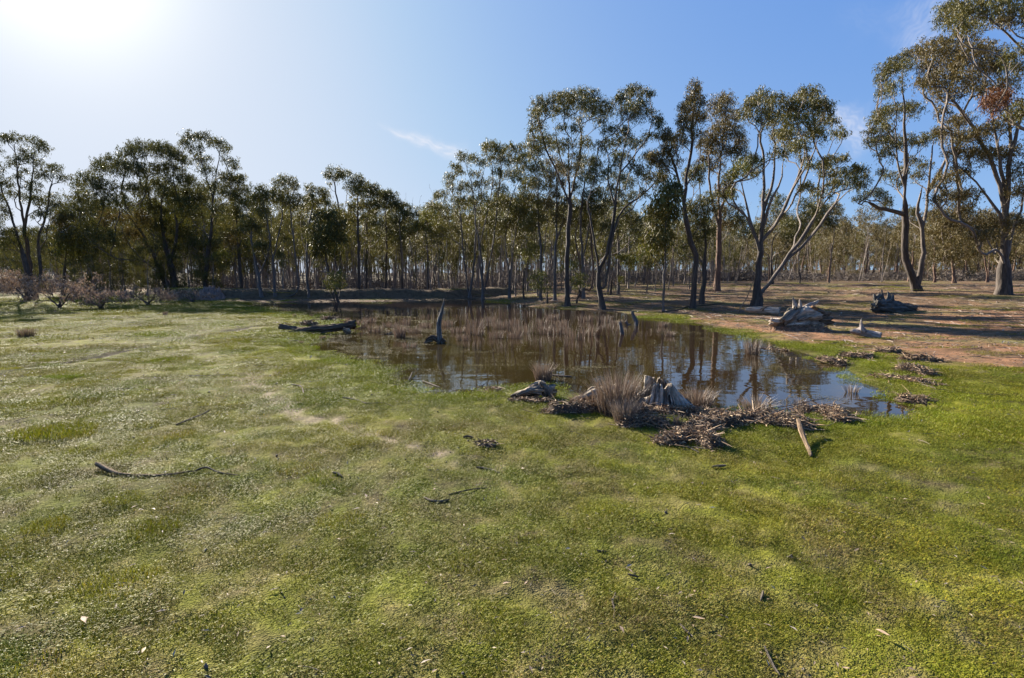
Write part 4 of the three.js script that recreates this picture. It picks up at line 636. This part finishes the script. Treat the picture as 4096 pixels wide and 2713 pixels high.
// ---------------------------------------------------------------- heaps of flood debris
function twig(mb, p, dir, len, r, R, col) { const pts = [p.clone()], d = dir.clone(); for (let i = 0; i < 3; i++) { d.add(V(R() - 0.5, (R() - 0.5) * 0.5, R() - 0.5).multiplyScalar(0.5)).normalize(); pts.push(pts[i].clone().addScaledVector(d, len / 3)); } tube(mb, pts, [r, r, r * 0.8, r * 0.4], 4, () => col); }
function heap(name, label, text, w, H, o = {}) {
  const spine = text.trim().split(/\s+/).map((s) => { const [x, y] = s.split(',').map(Number); return gp(x, y); }), b = spine[0].clone(), flatLine = spine.map((p) => [p.x, p.z]); if (flatLine.length === 1) flatLine.push([flatLine[0][0] + 0.02, flatLine[0][1]]);
  const seed = o.seed || Math.round(b.x * 100), R = rng(seed), g = thing(name, label, o.category || 'debris', b);
  const hAt = (x, z) => { const [d] = toLine(flatLine, x, z), e = d / (w * (1 + 0.35 * N2(x * 2.2 + seed, z * 2.2))); return H * Math.max(0, 1 - e * e) * (1 + 0.4 * N2(x * 5, z * 5 + seed) + 0.25 * N2(x * 14, z * 14)); };
  const xs = flatLine.map((p) => p[0]), zs = flatLine.map((p) => p[1]), x0 = Math.min(...xs) - w * 2.2, x1 = Math.max(...xs) + w * 2.2, z0 = Math.min(...zs) - w * 2.2, z1 = Math.max(...zs) + w * 2.2, st = Math.max(0.03, w / 12), nx = Math.ceil((x1 - x0) / st), nz = Math.ceil((z1 - z0) / st), mb = new MB(), ids = [];
  for (let j = 0; j <= nz; j++) for (let i = 0; i <= nx; i++) { const x = x0 + i * st, z = z0 + j * st, h = hAt(x, z), n = fbm(x * 9, z * 9), c = o.soil || [0.115, 0.078, 0.052]; ids.push(h > 0 ? 1 : 0); const k = 0.75 + 0.6 * n; mb.v(x - b.x, height(x, z) - 0.02 + h - b.y, z - b.z, [c[0] * k, c[1] * k, c[2] * k], x, z); }
  for (let j = 0; j < nz; j++) for (let i = 0; i < nx; i++) { const a = j * (nx + 1) + i; if (ids[a] + ids[a + 1] + ids[a + nx + 1] + ids[a + nx + 2] > 1) mb.q(a, a + nx + 1, a + nx + 2, a + 1); }
  mesh('soil_heap', mb.geo(), soilMat, g);
  const tw = new MB(), bk = new MB(), area = (x1 - x0) * (z1 - z0), n = Math.round(area * (o.twigs ?? 150) * 0.42), far = clamp(-b.z / 7, 1, 3);
  const spot = () => { for (let t = 0; t < 30; t++) { const x = lerp(x0, x1, R()), z = lerp(z0, z1, R()), h = hAt(x, z); const dl = toLine(flatLine, x, z)[0]; if (h > H * 0.06 || R() < 0.16 * Math.exp(-dl / (w * 0.7))) return V(x - b.x, height(x, z) + h - b.y, z - b.z); } return V(0, H, 0); };
  for (let i = 0; i < n; i++) { const p = spot(), u = R() * 6.283, k = 0.5 + 0.9 * R(); twig(tw, p, V(Math.cos(u), (R() - 0.25) * 0.5, Math.sin(u)).normalize(), (0.06 + 0.22 * R() * R()) * (o.size || 1) * Math.sqrt(far), (0.002 + 0.004 * R()) * far, R, R() < 0.4 ? [0.28 * k, 0.2 * k, 0.125 * k] : [0.17 * k, 0.1 * k, 0.052 * k]); }
  const d = V();
  for (let i = 0; i < n * 8; i++) { const p = spot(); d.set(R() - 0.5, (R() - 0.4) * 0.5, R() - 0.5).normalize(); const k = 0.45 + 0.9 * R(), q = R(), c = q < 0.14 ? [0.5, 0.36, 0.21] : q < 0.5 ? [0.29, 0.19, 0.105] : [0.16, 0.108, 0.064]; p.y += 0.005; leaf(bk, p, d, R, (0.02 + 0.05 * R() * R()) * Math.sqrt(far) * (o.size || 1), 0.012 * far, [c[0] * k, c[1] * k, c[2] * k]); }
  mesh('twigs', tw.geo(), dryMat, g, 'stuff'); mesh('leaf_and_bark_scraps', bk.geo(), dryMat, g, 'stuff');
  return g;
}
heap('debris_heap', 'broad heap of bark and twigs at the foot of the jagged stump', '2520,1668 2620,1652 2720,1656 2820,1668 2880,1672', 0.17, 0.075, { twigs: 420 });
heap('debris_heap', 'dark earthy heap left of the stump under the bent rushes', '2225,1650 2300,1648 2400,1645 2470,1658', 0.15, 0.1, { twigs: 300 });
heap('debris_heap', 'front heap of bark strips and leaves nearest the camera', '2680,1772 2740,1755 2800,1750 2850,1782', 0.15, 0.1, { twigs: 460 });
heap('debris_heap', 'long ridge of twigs running right from the stump towards the forked stick', '2790,1712 2900,1700 3000,1690 3100,1700 3190,1712', 0.17, 0.1, { twigs: 420 });
heap('debris_heap', 'large twiggy heap at the right end of the debris, beside the blue water', '3200,1668 3270,1660 3340,1672 3355,1688', 0.16, 0.11, { twigs: 420 });
heap('debris_heap', 'low heap behind the twig ridge, under the fan-shaped rushes', '2980,1668 3040,1664 3120,1672', 0.14, 0.08, { twigs: 350 });
heap('debris_heap', 'dark heap in front of the tall rushes, between stump and rotten log', '2500,1705 2570,1700 2640,1705', 0.13, 0.09, { twigs: 350 });
heap('debris_heap', 'leafy scraps lying before the grey wedge of driftwood', '2060,1605 2130,1608 2190,1606', 0.09, 0.03, { twigs: 350 });
for (const [t, w, h, label] of [['3540,1410 3575,1410', 0.16, 0.09, 'dark clump of debris on the border of bare ground and green, below the bleached log'], ['3400,1430 3455,1430', 0.2, 0.07, 'low leafy mound on the green fringe left of the bare ground'], ['3650,1444 3725,1446', 0.2, 0.08, 'long dark debris mound on the edge of the bare ground, far right'],
  ['3620,1480 3660,1488 3700,1496', 0.17, 0.09, 'debris mound with thin rushes on the right-hand grass'], ['3290,1450 3330,1458 3365,1462', 0.15, 0.1, 'twiggy dark mound at the waterline, right side of the pond'], ['3620,1606 3665,1610 3700,1616', 0.12, 0.08, 'brown mound of twigs right of the blue tip of the water'],
  ['3520,1508 3570,1515 3640,1525 3720,1540', 0.16, 0.03, 'long thin litter of sticks and leaves across the right-hand grass'], ['3060,1404 3130,1408', 0.14, 0.05, 'floating twigs at the right side of the water'], ['3000,1416 3030,1418', 0.14, 0.06, 'small dark islet of debris under reeds in the right part of the water'],
  ['1545,1352 1590,1354', 0.16, 0.1, 'dark lump of debris in the shallow water left of the standing branch'], ['1312,1283 1335,1283', 0.22, 0.08, 'black mud lump at the water edge behind the fallen log'], ['1228,1301 1238,1302', 0.2, 0.1, 'dark earth clod on the grass just behind the fallen log'],
  ['1800,1560 1830,1562', 0.06, 0.05, 'small black clod at the waterline, left of the driftwood'], ['1920,1562 1985,1570', 0.1, 0.05, 'tangle of grey twigs on the wet grass left of the driftwood'], ['1925,1778 1960,1780', 0.07, 0.035, 'small tuft of debris on the grass in front of the driftwood'],
  ['2395,1370 2420,1371', 0.16, 0.06, 'dark tuft islet in the middle of the pond'], ['2545,1363 2565,1364', 0.14, 0.05, 'dark tuft islet in the pond below the post stumps'], ['1705,1178 1712,1179', 0.01, 0.01, '']].filter((a) => a[3])) heap('debris_mound', label, t, w, h, { category: 'debris mound', twigs: 260, size: 1 });
heap('earth_pile', 'reddish earth spilled under the uprooted grey stump', '3105,1322 3160,1324 3225,1322 3290,1326', 0.25, 0.14, { category: 'earth pile', soil: [0.27, 0.155, 0.095], twigs: 40 });
heap('earth_pile', 'pinkish pile of earth at the left end of the earth bank', '825,1192 850,1194', 0.7, 0.5, { category: 'earth pile', soil: [0.3, 0.2, 0.155], twigs: 4 });

// ---------------------------------------------------------------- rushes
function rushes(px, py, hpx, wpx, count, label, o = {}) {
  const b = o.water ? gw(px, py) : gp(px, py), m = mpp(b.z), H = hpx * m, rb = wpx * m * 0.32, R = rng(o.seed || Math.round(px * 7 + py)), mb = new MB(), wd = Math.max(0.0035, -b.z * 0.00034) * (o.thick || 1);
  for (let i = 0; i < count; i++) {
    const u = R() * 6.283, e = Math.sqrt(R()), x = Math.cos(u) * e * rb, z = Math.sin(u) * e * rb, h = H * (0.45 + 0.55 * Math.sqrt(R())), sp = (o.spread ?? 0.3) * (0.3 + e) * (0.5 + R()), lx = Math.cos(u) * sp * h + (R() - 0.5) * 0.32 * h, lz = Math.sin(u) * sp * h + (R() - 0.5) * 0.32 * h;
    const k = 0.65 + 0.65 * R(), c0 = o.green && R() < 0.4 ? [0.1 * k, 0.1 * k, 0.03 * k] : [0.12 * k, 0.08 * k, 0.055 * k], c1 = o.pale ? [0.3 * k, 0.235 * k, 0.18 * k] : [0.24 * k, 0.172 * k, 0.118 * k], a = R() * 6.283, wx = Math.cos(a) * wd, wz = Math.sin(a) * wd;
    const p0 = mb.v(x - wx, -0.04, z - wz, c0), p1 = mb.v(x + wx, -0.04, z + wz, c0), q0 = mb.v(x + lx * 0.4 - wx * 0.8, h * 0.55, z + lz * 0.4 - wz * 0.8, mixc(c0, c1, 0.6)), q1 = mb.v(x + lx * 0.4 + wx * 0.8, h * 0.55, z + lz * 0.4 + wz * 0.8, mixc(c0, c1, 0.6)), t = mb.v(x + lx, h * (1 - sp * 0.25), z + lz, c1);
    mb.q(p0, p1, q1, q0); mb.t(q0, q1, t);
  }
  const me = tag(mesh('rush_clump', mb.geo(), reedMat, scene), label, 'rushes', o.group); me.position.copy(b); return me;
}
rushes(2470, 1660, 205, 210, 620, 'tallest and densest clump of reddish-brown rushes, beside the stump');
rushes(2500, 1695, 120, 110, 330, 'stiff brown rushes in front of the tallest clump', { pale: true });
rushes(2370, 1632, 85, 190, 420, 'low bent mass of brown rushes leaning over the rotten log', { spread: 0.8 });
rushes(2172, 1532, 105, 80, 300, 'dense brown rush clump behind the wedge of driftwood');
rushes(2790, 1634, 105, 150, 300, 'rusty brown rushes against the right side of the stump', { spread: 0.45 });
rushes(3020, 1655, 95, 130, 230, 'fan-shaped pale rushes at the near shore, right of the stump', { spread: 0.7, pale: true });
rushes(2712, 1705, 60, 40, 60, 'thin tuft of rushes standing in front of the debris', { pale: true });
rushes(3197, 1640, 62, 45, 60, 'small upright rush tuft at the left end of the last debris heap', { pale: true });
rushes(3408, 1572, 45, 60, 60, 'sparse grey rush tuft in the water near its blue tip', { spread: 0.6, pale: true, water: true });
rushes(3008, 1416, 75, 80, 130, 'grey-brown rushes standing on the dark islet in the right part of the water', { water: true });
rushes(3325, 1458, 45, 60, 60, 'short rushes on the twiggy mound at the right waterline', { pale: true });
rushes(3620, 1482, 50, 60, 60, 'thin grey rushes on the debris mound on the right-hand grass', { pale: true });
rushes(105, 1345, 42, 80, 220, 'dark green tussock alone on the left meadow', { green: true, spread: 0.5 });
rushes(1600, 1350, 72, 60, 130, 'thin pinkish rushes beside the lump left of the standing branch', { water: true });
const G1 = 'rush clumps of the band across the pond', L1 = 'reddish rush clump in the band across the middle of the pond';
for (const [px, py, h, w] of [[1900, 1338, 58, 100], [1905, 1306, 42, 110], [2005, 1314, 46, 110], [2095, 1332, 52, 120], [2175, 1336, 52, 95], [2240, 1334, 48, 95], [2300, 1356, 62, 120], [2355, 1342, 50, 100], [2060, 1300, 34, 100], [2160, 1300, 36, 110], [2250, 1308, 40, 100], [2340, 1284, 34, 110], [2420, 1288, 36, 110], [2210, 1276, 28, 100], [2470, 1300, 30, 80], [1620, 1300, 34, 60], [1790, 1304, 32, 90], [1960, 1286, 28, 100], [2650, 1306, 26, 60], [2680, 1345, 28, 60], [2060, 1352, 40, 90], [1980, 1352, 36, 90]]) rushes(px, py, h, w, 75, L1, { group: G1, water: true });
const G3 = 'thin scattered rushes over the open water', L3 = 'thin scattered rush tuft on the open water beyond the standing branch';
for (const [px, py, h, w] of [[1480, 1262, 18, 120], [1600, 1262, 18, 120], [1700, 1272, 20, 120], [1850, 1270, 22, 120], [1980, 1262, 20, 120], [2100, 1258, 18, 110], [2500, 1330, 30, 90], [2560, 1345, 30, 90], [2420, 1320, 32, 100], [2140, 1372, 36, 110], [2280, 1384, 34, 110], [1880, 1385, 34, 110], [2000, 1395, 34, 110], [2620, 1330, 24, 80]]) rushes(px, py, h, w, 22, L3, { group: G3, water: true, thick: 0.8 });
const G2 = 'sparse rushes in the shallow left part of the pond', L2 = 'sparse brown rush tuft in the shallow left part of the pond';
for (const [px, py, h, w] of [[1440, 1310, 40, 70], [1500, 1330, 40, 90], [1480, 1290, 28, 90], [1560, 1310, 30, 90], [1290, 1360, 24, 30], [1205, 1380, 20, 20], [1660, 1330, 30, 90], [1700, 1310, 26, 80], [1380, 1290, 24, 60], [1640, 1390, 26, 90], [1850, 1360, 30, 80], [1830, 1330, 30, 90]]) rushes(px, py, h, w, 90, L2, { group: G2, water: true });
rushes(1178, 1268, 16, 20, 60, 'left one of two small dark tufts on the bright grass behind the fallen log', { green: true });
rushes(1245, 1270, 16, 20, 60, 'right one of two small dark tufts on the bright grass behind the fallen log', { green: true });
rushes(660, 1262, 20, 24, 60, 'small dark weed on the pale sunlit grass before the shrubs', {});

// ---------------------------------------------------------------- sticks, bark and fallen leaves that can be told apart
function stick(label, text, r, o = {}) {
  r *= 0.75;
  const pts = text.trim().split(/\s+/).map((s) => { const [x, y, l = 0] = s.split(',').map(Number), p = o.water ? gw(x, y) : gp(x, y); p.y += r * 0.35 + 0.006 + l; return p; }), b = pts[0].clone(), mb = new MB();
  woodTube(mb, pts.map((p) => p.sub(b)), o.radii || [r * 0.8, r, r * 0.9, r * 0.5], { seed: Math.round(b.x * 50), ridge: 0.18, seg: 10, tone: o.tone || { light: [0.26, 0.22, 0.185], dark: [0.09, 0.07, 0.055] }, start: 'broken', end: o.end || 'point' });
  const m = tag(mesh(o.name || 'stick', mb.geo(), woodMat, scene), label, o.category || 'stick'); m.position.copy(b); return m;
}
const PALE = { light: [0.36, 0.3, 0.24], dark: [0.18, 0.14, 0.11] };
stick('long brown curl of bark lying on the left foreground grass', '388,1876,0.03 430,1890,0.015 484,1903 601,1909 690,1903 770,1890', 0.022, { tone: TAN, name: 'bark_strip', category: 'bark', radii: [0.016, 0.017, 0.013, 0.01, 0.007] });
stick('thin curved stick continuing right of the long bark curl', '770,1892 820,1884,0.02 872,1893 956,1906', 0.009);
stick('dark thin stick slanting up to the right on the left meadow', '704,1702 760,1680 820,1655 867,1622', 0.012);
stick('thin dark stick on the left meadow below the earth track', '755,1507 830,1506 918,1500', 0.014);
stick('small dark stick left of the slanting one on the left meadow', '459,1560 520,1556 567,1552', 0.012);
stick('long thin branch lying on the grass in front of the fallen log', '995,1364 1040,1371 1110,1371 1199,1375', 0.014);
stick('white curved stick on the grass near the end of the bare strip', '1167,1541 1200,1548 1216,1580', 0.016, { tone: PALE });
stick('pale branch with a bend on the grass in the middle', '1372,1593 1432,1604 1469,1617 1539,1617 1576,1632', 0.013, { tone: { light: [0.33, 0.28, 0.23], dark: [0.14, 0.11, 0.09] } });
stick('bright white stick half in the water at the near left shore', '1692,1528 1740,1545 1757,1551', 0.018, { tone: PALE, water: true });
stick('dark gnarled stick with a raised tip at the left waterline', '1575,1542 1610,1540 1632,1533,0.03 1650,1512,0.09', 0.018);
stick('dark slab of bark floating behind the driftwood', '2205,1502 2240,1507 2290,1509', 0.022, { water: true });
stick('dark short stick on the grass left of the debris', '1855,1752 1870,1749 1895,1754', 0.014);
stick('split grey stick at the end of the bare strip', '1907,1873 1950,1882 1998,1896', 0.014, { tone: GREY });
stick('curved grey stick on the grass right of the bare strip, pale end left', '1700,1995 1725,2008 1765,2012 1800,2003', 0.012, { tone: GREY });
stick('thin arched twig above the curved grey stick', '1790,1985 1840,1972 1900,1960 1955,1955', 0.007);
stick('small grey wood chip in the left middle of the foreground', '1335,1895 1350,1900 1370,1912', 0.015, { tone: GREY });
stick('small forked stick standing out on the lower middle grass', '2462,2378 2450,2415 2457,2440 2455,2482', 0.008);
stick('grey chip left of the small forked stick on the right', '2512,2303 2530,2308 2557,2315', 0.008, { tone: GREY });
stick('dark chip in the middle of the right half grass', '2388,2208 2410,2210 2430,2213', 0.009);
stick('thick grey stick pointing down at the bottom edge, right of centre', '3058,2594 3078,2640 3098,2680 3120,2710', 0.009, { tone: GREY });
stick('slanting pale stick near the bottom, left of the thick grey one', '2720,2504 2745,2530 2770,2555', 0.007, { tone: PALE });
stick('flat grey wood chip on the grass below the twig ridge', '2850,1872 2880,1870 2907,1866', 0.018, { tone: GREY });
stick('straight tan stick just in front of the nearest bark heap', '2742,1788 2770,1800 2800,1815', 0.01, { tone: PALE });
stick('pale forked branch leaning out of the debris towards the camera', '3190,1735,0.14 3205,1765,0.08 3228,1800,0.03 3243,1830', 0.016, { tone: TAN, name: 'branch', category: 'branch', radii: [0.02, 0.024, 0.018, 0.014] });
stick('long bare twig laid across the top of the twig ridge', '3000,1735,0.1 3060,1720,0.14 3130,1698,0.16 3180,1680,0.16', 0.008, { tone: PALE });
stick('pale twig arching over the last debris heap', '3110,1665,0.1 3180,1668,0.15 3240,1660,0.17 3310,1640,0.15', 0.009, { tone: PALE });
stick('dark branch lying across the right-hand heap to the shadow', '3290,1672,0.1 3350,1676,0.08 3410,1670,0.05', 0.016);
stick('straight reddish stick at the right edge of the grass', '3995,1742 4040,1760 4110,1786', 0.015, { tone: TAN });
stick('curled grey bark scrap on the right foreground grass', '3052,2372 3048,2390 3040,2412', 0.009, { tone: GREY });
stick('long grey stick in the litter on the right-hand grass', '3680,1540 3720,1550 3745,1558', 0.018, { tone: PALE });
stick('thin branch lying from the litter to the right edge', '3760,1560 3850,1572 3960,1580 4080,1586', 0.01);
stick('fallen dark limb on the shaded ground behind the pole tree', '2650,1252,0.02 2720,1240 2754,1229 2830,1222 2895,1215', 0.06, { name: 'fallen_limb', category: 'fallen limb', tone: MUD });
{ // thin leaning branch by the big gum
  const b = gp(2953, 1255), mb = new MB(); woodTube(mb, line('2953,1256 2962,1232 2985,1195 3000,1160 3016,1120', b.z).map((p) => p.sub(b)), [0.03, 0.026, 0.022, 0.018, 0.01], { seed: 91, seg: 8, tone: TAN, end: 'point' });
  tag(mesh('leaning_branch', mb.geo(), woodMat, scene), 'thin bare branch leaning against the big spreading gum', 'branch').position.copy(b);
}
const ex = [['2010,2360 2040,2352', 'tan fallen leaf in the middle of the lower grass'], ['2770,2496 2820,2500', 'large pale fallen leaf low on the right of centre'], ['3915,2030 3940,2036', 'bright tan leaf on the far right grass'], ['3365,2698 3400,2704', 'pale leaf scrap at the bottom edge, right'], ['330,2490 345,2520', 'pale leaf on the lower left grass'], ['525,2050 548,2040', 'white leaf on the left grass below the bark curl'], ['3005,1795 3008,1790', ''], ['570,2640 585,2615', 'pale brown leaf near the lower left corner'], ['3500,2545 3560,2570', 'dull leaf strip low on the far right']].filter((e) => e[1]);
ex.forEach(([t, label], i) => {
  const [a, b] = t.split(' ').map((s) => { const [x, y] = s.split(',').map(Number); const p = gp(x, y); p.y += 0.02; return p; }), mb = new MB(), d = b.clone().sub(a), n = 8, w = 0.16 * d.length(), s = V(-d.z, 0, d.x).normalize();
  for (let k = 0; k <= n; k++) { const f = k / n, p = d.clone().multiplyScalar(f), q = w * Math.sin(Math.PI * Math.pow(clamp(f, 0.01, 0.99), 0.8)), y = 0.03 * d.length() * Math.sin(f * 5 + i) + 0.012; for (const e of [-1, 0, 1]) mb.v(p.x + s.x * q * e, p.y + y + Math.abs(e) * q * 0.35, p.z + s.z * q * e, mixc([0.42, 0.3, 0.19], [0.3, 0.2, 0.12], 0.5 + 0.5 * N2(f * 4, i + e))); }
  for (let k = 0; k < n; k++) for (const e of [0, 1]) { const o = k * 3 + e; mb.q(o, o + 1, o + 4, o + 3); }
  const m = tag(mesh('fallen_leaf', mb.geo(), dryMat, scene), label, 'leaf'); m.position.copy(a);
});

// ---------------------------------------------------------------- grass, litter and clods that nobody could count
{
  const patch = (R, radius, n, L, w, upright) => { // short turf lies nearly flat, tufts stand up
    const mb = new MB();
    for (let i = 0; i < n; i++) {
      const u = R() * 6.283, e = Math.sqrt(R()) * radius, x = Math.cos(u) * e, z = Math.sin(u) * e, a = R() * 6.283, tuft = R() < upright, l = L * (tuft ? 0.5 + 0.9 * R() : 0.35 + 0.6 * R()), t = tuft ? 0.2 + 0.5 * R() : 0.5 + 0.48 * R(), dx = Math.cos(a) * t * l, dz = Math.sin(a) * t * l, b = a + 1.57 + (R() - 0.5) * 0.8, k = 0.65 + 0.7 * R(), ww = w * (tuft ? 0.8 : 1.5), y0 = tuft ? -0.006 : 0.012 * R() - 0.004, q = R() < 0.1 ? [1.5 * k, 1.15 * k, 1.7 * k] : [k * (0.9 + 0.2 * R()), k, k];
      const p0 = mb.v(x - Math.cos(b) * ww, y0, z - Math.sin(b) * ww, q), p1 = mb.v(x + Math.cos(b) * ww, y0, z + Math.sin(b) * ww, q); mb.t(p0, p1, mb.v(x + dx, y0 + l * Math.sqrt(Math.max(0.03, 1 - t * t)), z + dz, q));
    }
    return mb.geo();
  };
  const bands = [[1.2, 7.5, 52, 0.17, 640, 0.024, 0.0014], [7.2, 16, 16, 0.32, 1100, 0.027, 0.0023], [15, 30, 4.2, 0.65, 1400, 0.033, 0.0043], [29, 52, 1, 1.2, 1400, 0.045, 0.008]];
  const R = rng(4242), M = new THREE.Matrix4(), Q = new THREE.Quaternion(), E = new THREE.Euler(), C = new THREE.Color();
  const field = new THREE.Group(); field.name = 'grass'; scene.add(tag(field, 'short patchy green grass and moss of the meadow round the pond', 'grass', null, 'stuff'));
  for (const [r0, r1, dens, rad, n, L, w] of bands) {
    const sets = [[], [], []], area = ((r1 * r1 - r0 * r0) * (100 * Math.PI / 180)) / 2, count = Math.round(area * dens);
    for (let i = 0; i < count; i++) {
      const q = ((R() * 100 - 50) * Math.PI) / 180, r = Math.sqrt(lerp(r0 * r0, r1 * r1, R())), x = r * Math.sin(q), z = -r * Math.cos(q), k = cover(x, z);
      const wet = x < 2.5 && z > -24 && k.s < -0.1; if (k.s < (wet ? -5 : -1.6)) continue;
      let p = 1 - 0.93 * k.bare - 0.95 * k.way; p *= 0.8 + 0.5 * clamp(0.6 - 1.7 * k.c - 1.1 * k.b) + k.fringe * 0.3; if (k.s < 0) p *= wet ? 0.42 * sst(-4.5, -0.3, k.s) * (0.15 + clamp(2 * k.b + 0.4)) : k.s > -0.4 ? 0.8 : 0.35;
      if (x > -2 && k.s < 0.15) p *= 0.12;
      if (x < 2 && (toLine(track, x, z)[0] < 0.12 + 0.33 * rad || toLine(strip, x, z)[0] < (0.03 + 0.24 * rad) * (0.55 + 2.2 * k.c))) continue;
      if (k.s > -0.15 && k.s < 0.4 && R() < 0.75) continue;
      if (R() > p) continue;
      const gh = N2(x * 0.9 + 20, z * 0.9), tall = 0.72 + 0.1 * gh + 0.4 * k.fringe + (R() < 0.025 ? 1.1 : 0), m = clamp(0.5 + k.a * 0.8 + 0.35 * N2(x * 1.9, z * 1.9 + 9));
      let c = mixc([0.175, 0.188, 0.012], [0.235, 0.224, 0.013], m);
      c = mixc(c, [0.115, 0.2, 0.009], clamp(0.8 * N2(x * 0.6 - 30, z * 0.6 + 11) - 0.15));
      c = mixc(c, [0.18, 0.125, 0.06], clamp(k.c * 0.9 + k.b * 0.8 - 0.05 + 0.4 * (R() - 0.5)) * 0.7);
      c = mixc(c, [0.18, 0.225, 0.009], k.fringe * 0.75);
      if (k.s < -0.1) c = mixc(c, [0.11, 0.085, 0.035], 0.85);
      const j = 0.75 + 0.5 * R(), s = 0.7 + 0.6 * R();
      E.set((R() - 0.5) * 0.15, R() * 6.283, (R() - 0.5) * 0.15);
      M.compose(V(x, Math.max(height(x, z), WATER - 0.004), z), Q.setFromEuler(E), V(s, tall * (0.75 + 0.5 * R()), s));
      sets[i % 3].push([M.clone(), [c[0] * j, c[1] * j, c[2] * j]]);
    }
    sets.forEach((list, at) => { const im = new THREE.InstancedMesh(patch(R, rad, n, L, w, [0.1, 0.16, 0.24][at]), bladeMat, list.length); list.forEach(([m, c], i) => { im.setMatrixAt(i, m); im.setColorAt(i, C.setRGB(...c)); }); im.name = 'grass_blades'; im.userData.kind = 'stuff'; im.castShadow = im.receiveShadow = true; field.add(im); });
  }
  // dry leaves and bark scraps
  const lm = new MB(); { const c = [1, 1, 1], a = lm.v(0, 0, 0, c), b = lm.v(0.4, 0.1, 0.13, c), t = lm.v(1, 0.02, 0, c), e = lm.v(0.4, 0.1, -0.13, c), f = lm.v(0.45, 0.03, 0, c); lm.t(a, b, f); lm.t(b, t, f); lm.t(a, f, e); lm.t(f, t, e); }
  const spots = [];
  for (let i = 0; i < 60000 && spots.length < 36000; i++) {
    const q = ((R() * 100 - 50) * Math.PI) / 180, r = 1.3 + 46 * Math.pow(R(), 1.3), x = r * Math.sin(q), z = -r * Math.cos(q), k = cover(x, z); if (k.s < 0.1) continue;
    if (R() > 0.2 + 0.8 * k.bare + 0.25 * clamp(k.c)) continue; spots.push([x, z, k.bare, r]);
  }
  const litter = new THREE.InstancedMesh(lm.geo(), dryMat, spots.length); litter.name = 'leaf_litter';
  spots.forEach(([x, z, bare, r], i) => { const s = (0.02 + 0.05 * R() * R()) * clamp(r / 7, 0.8, 2.8), k = 0.5 + 0.8 * R(), c = R() < 0.3 ? [0.36, 0.29, 0.22] : R() < 0.5 ? [0.22, 0.15, 0.1] : [0.14, 0.105, 0.08]; E.set((R() - 0.5) * 0.7, R() * 6.283, (R() - 0.5) * 0.7); litter.setMatrixAt(i, M.compose(V(x, height(x, z) + 0.012, z), Q.setFromEuler(E), V(s, s, s * (0.5 + 0.9 * R())))); litter.setColorAt(i, C.setRGB(c[0] * k, c[1] * k, c[2] * k)); });
  scene.add(tag(litter, 'scattered dry leaves and bark scraps on the grass and bare ground', 'leaf litter', null, 'stuff'));
  // thin fallen twigs, mostly under the trees
  const tm = new MB(); { const q = rng(5); twig(tm, V(-0.5, 0, 0), V(1, 0, 0.1).normalize(), 1, 0.014, q, [1, 1, 1]); }
  const tp = []; for (let i = 0; i < 30000 && tp.length < 5200; i++) { const q = ((R() * 100 - 50) * Math.PI) / 180, r = 2 + 46 * Math.pow(R(), 0.9), x = r * Math.sin(q), z = -r * Math.cos(q), k = cover(x, z); if (k.s < 0.3 || R() > 0.04 + 0.9 * k.bare) continue; tp.push([x, z, r]); }
  const twigs = new THREE.InstancedMesh(tm.geo(), dryMat, tp.length); twigs.name = 'fallen_twigs';
  tp.forEach(([x, z, r], i) => { const s = (0.1 + 0.5 * R() * R()) * clamp(r / 14, 0.3, 1.8), k = 0.4 + 0.9 * R(); E.set(0, R() * 6.283, (R() - 0.5) * 0.25); twigs.setMatrixAt(i, M.compose(V(x, height(x, z) + 0.014, z), Q.setFromEuler(E), V(s, s * 0.9, s))); twigs.setColorAt(i, C.setRGB(0.24 * k, 0.19 * k, 0.155 * k)); });
  scene.add(tag(twigs, 'thin fallen twigs lying on the ground under the trees', 'twigs', null, 'stuff'));
  // small dark clods and droppings
  const cg = new THREE.IcosahedronGeometry(1, 1), cp = cg.attributes.position; for (let i = 0; i < cp.count; i++) { const x = cp.getX(i), y = cp.getY(i), z = cp.getZ(i), k = 1 + 0.35 * N3(x * 1.3, y * 1.3, z * 1.3); cp.setXYZ(i, x * k, y * k * 0.7, z * k); } cg.computeVertexNormals();
  const cl = []; for (let i = 0; i < 9000 && cl.length < 220; i++) { const q = ((R() * 100 - 50) * Math.PI) / 180, r = 1.5 + 16 * R(), x = r * Math.sin(q), z = -r * Math.cos(q), k = cover(x, z); if (k.s < 0.3 || R() > 0.25 + 0.5 * clamp(k.c + 0.4) + (x < 0 ? 0.2 : -0.1)) continue; cl.push([x, z]); }
  const clods = new THREE.InstancedMesh(cg, new THREE.MeshStandardMaterial({ roughness: 0.8 }), cl.length); clods.name = 'soil_clods';
  cl.forEach(([x, z], i) => { const s = 0.004 + 0.009 * R() ** 3, k = 0.4 + 0.8 * R(); E.set(R() * 6, R() * 6, R() * 6); clods.setMatrixAt(i, M.compose(V(x, height(x, z) + s * 0.5, z), Q.setFromEuler(E), V(s * (1 + R()), s, s))); clods.setColorAt(i, C.setRGB(0.085 * k, 0.066 * k, 0.052 * k)); });
  scene.add(tag(clods, 'small dark clods and droppings in the grass', 'clods', null, 'stuff'));
}
renderer.render(scene, camera);
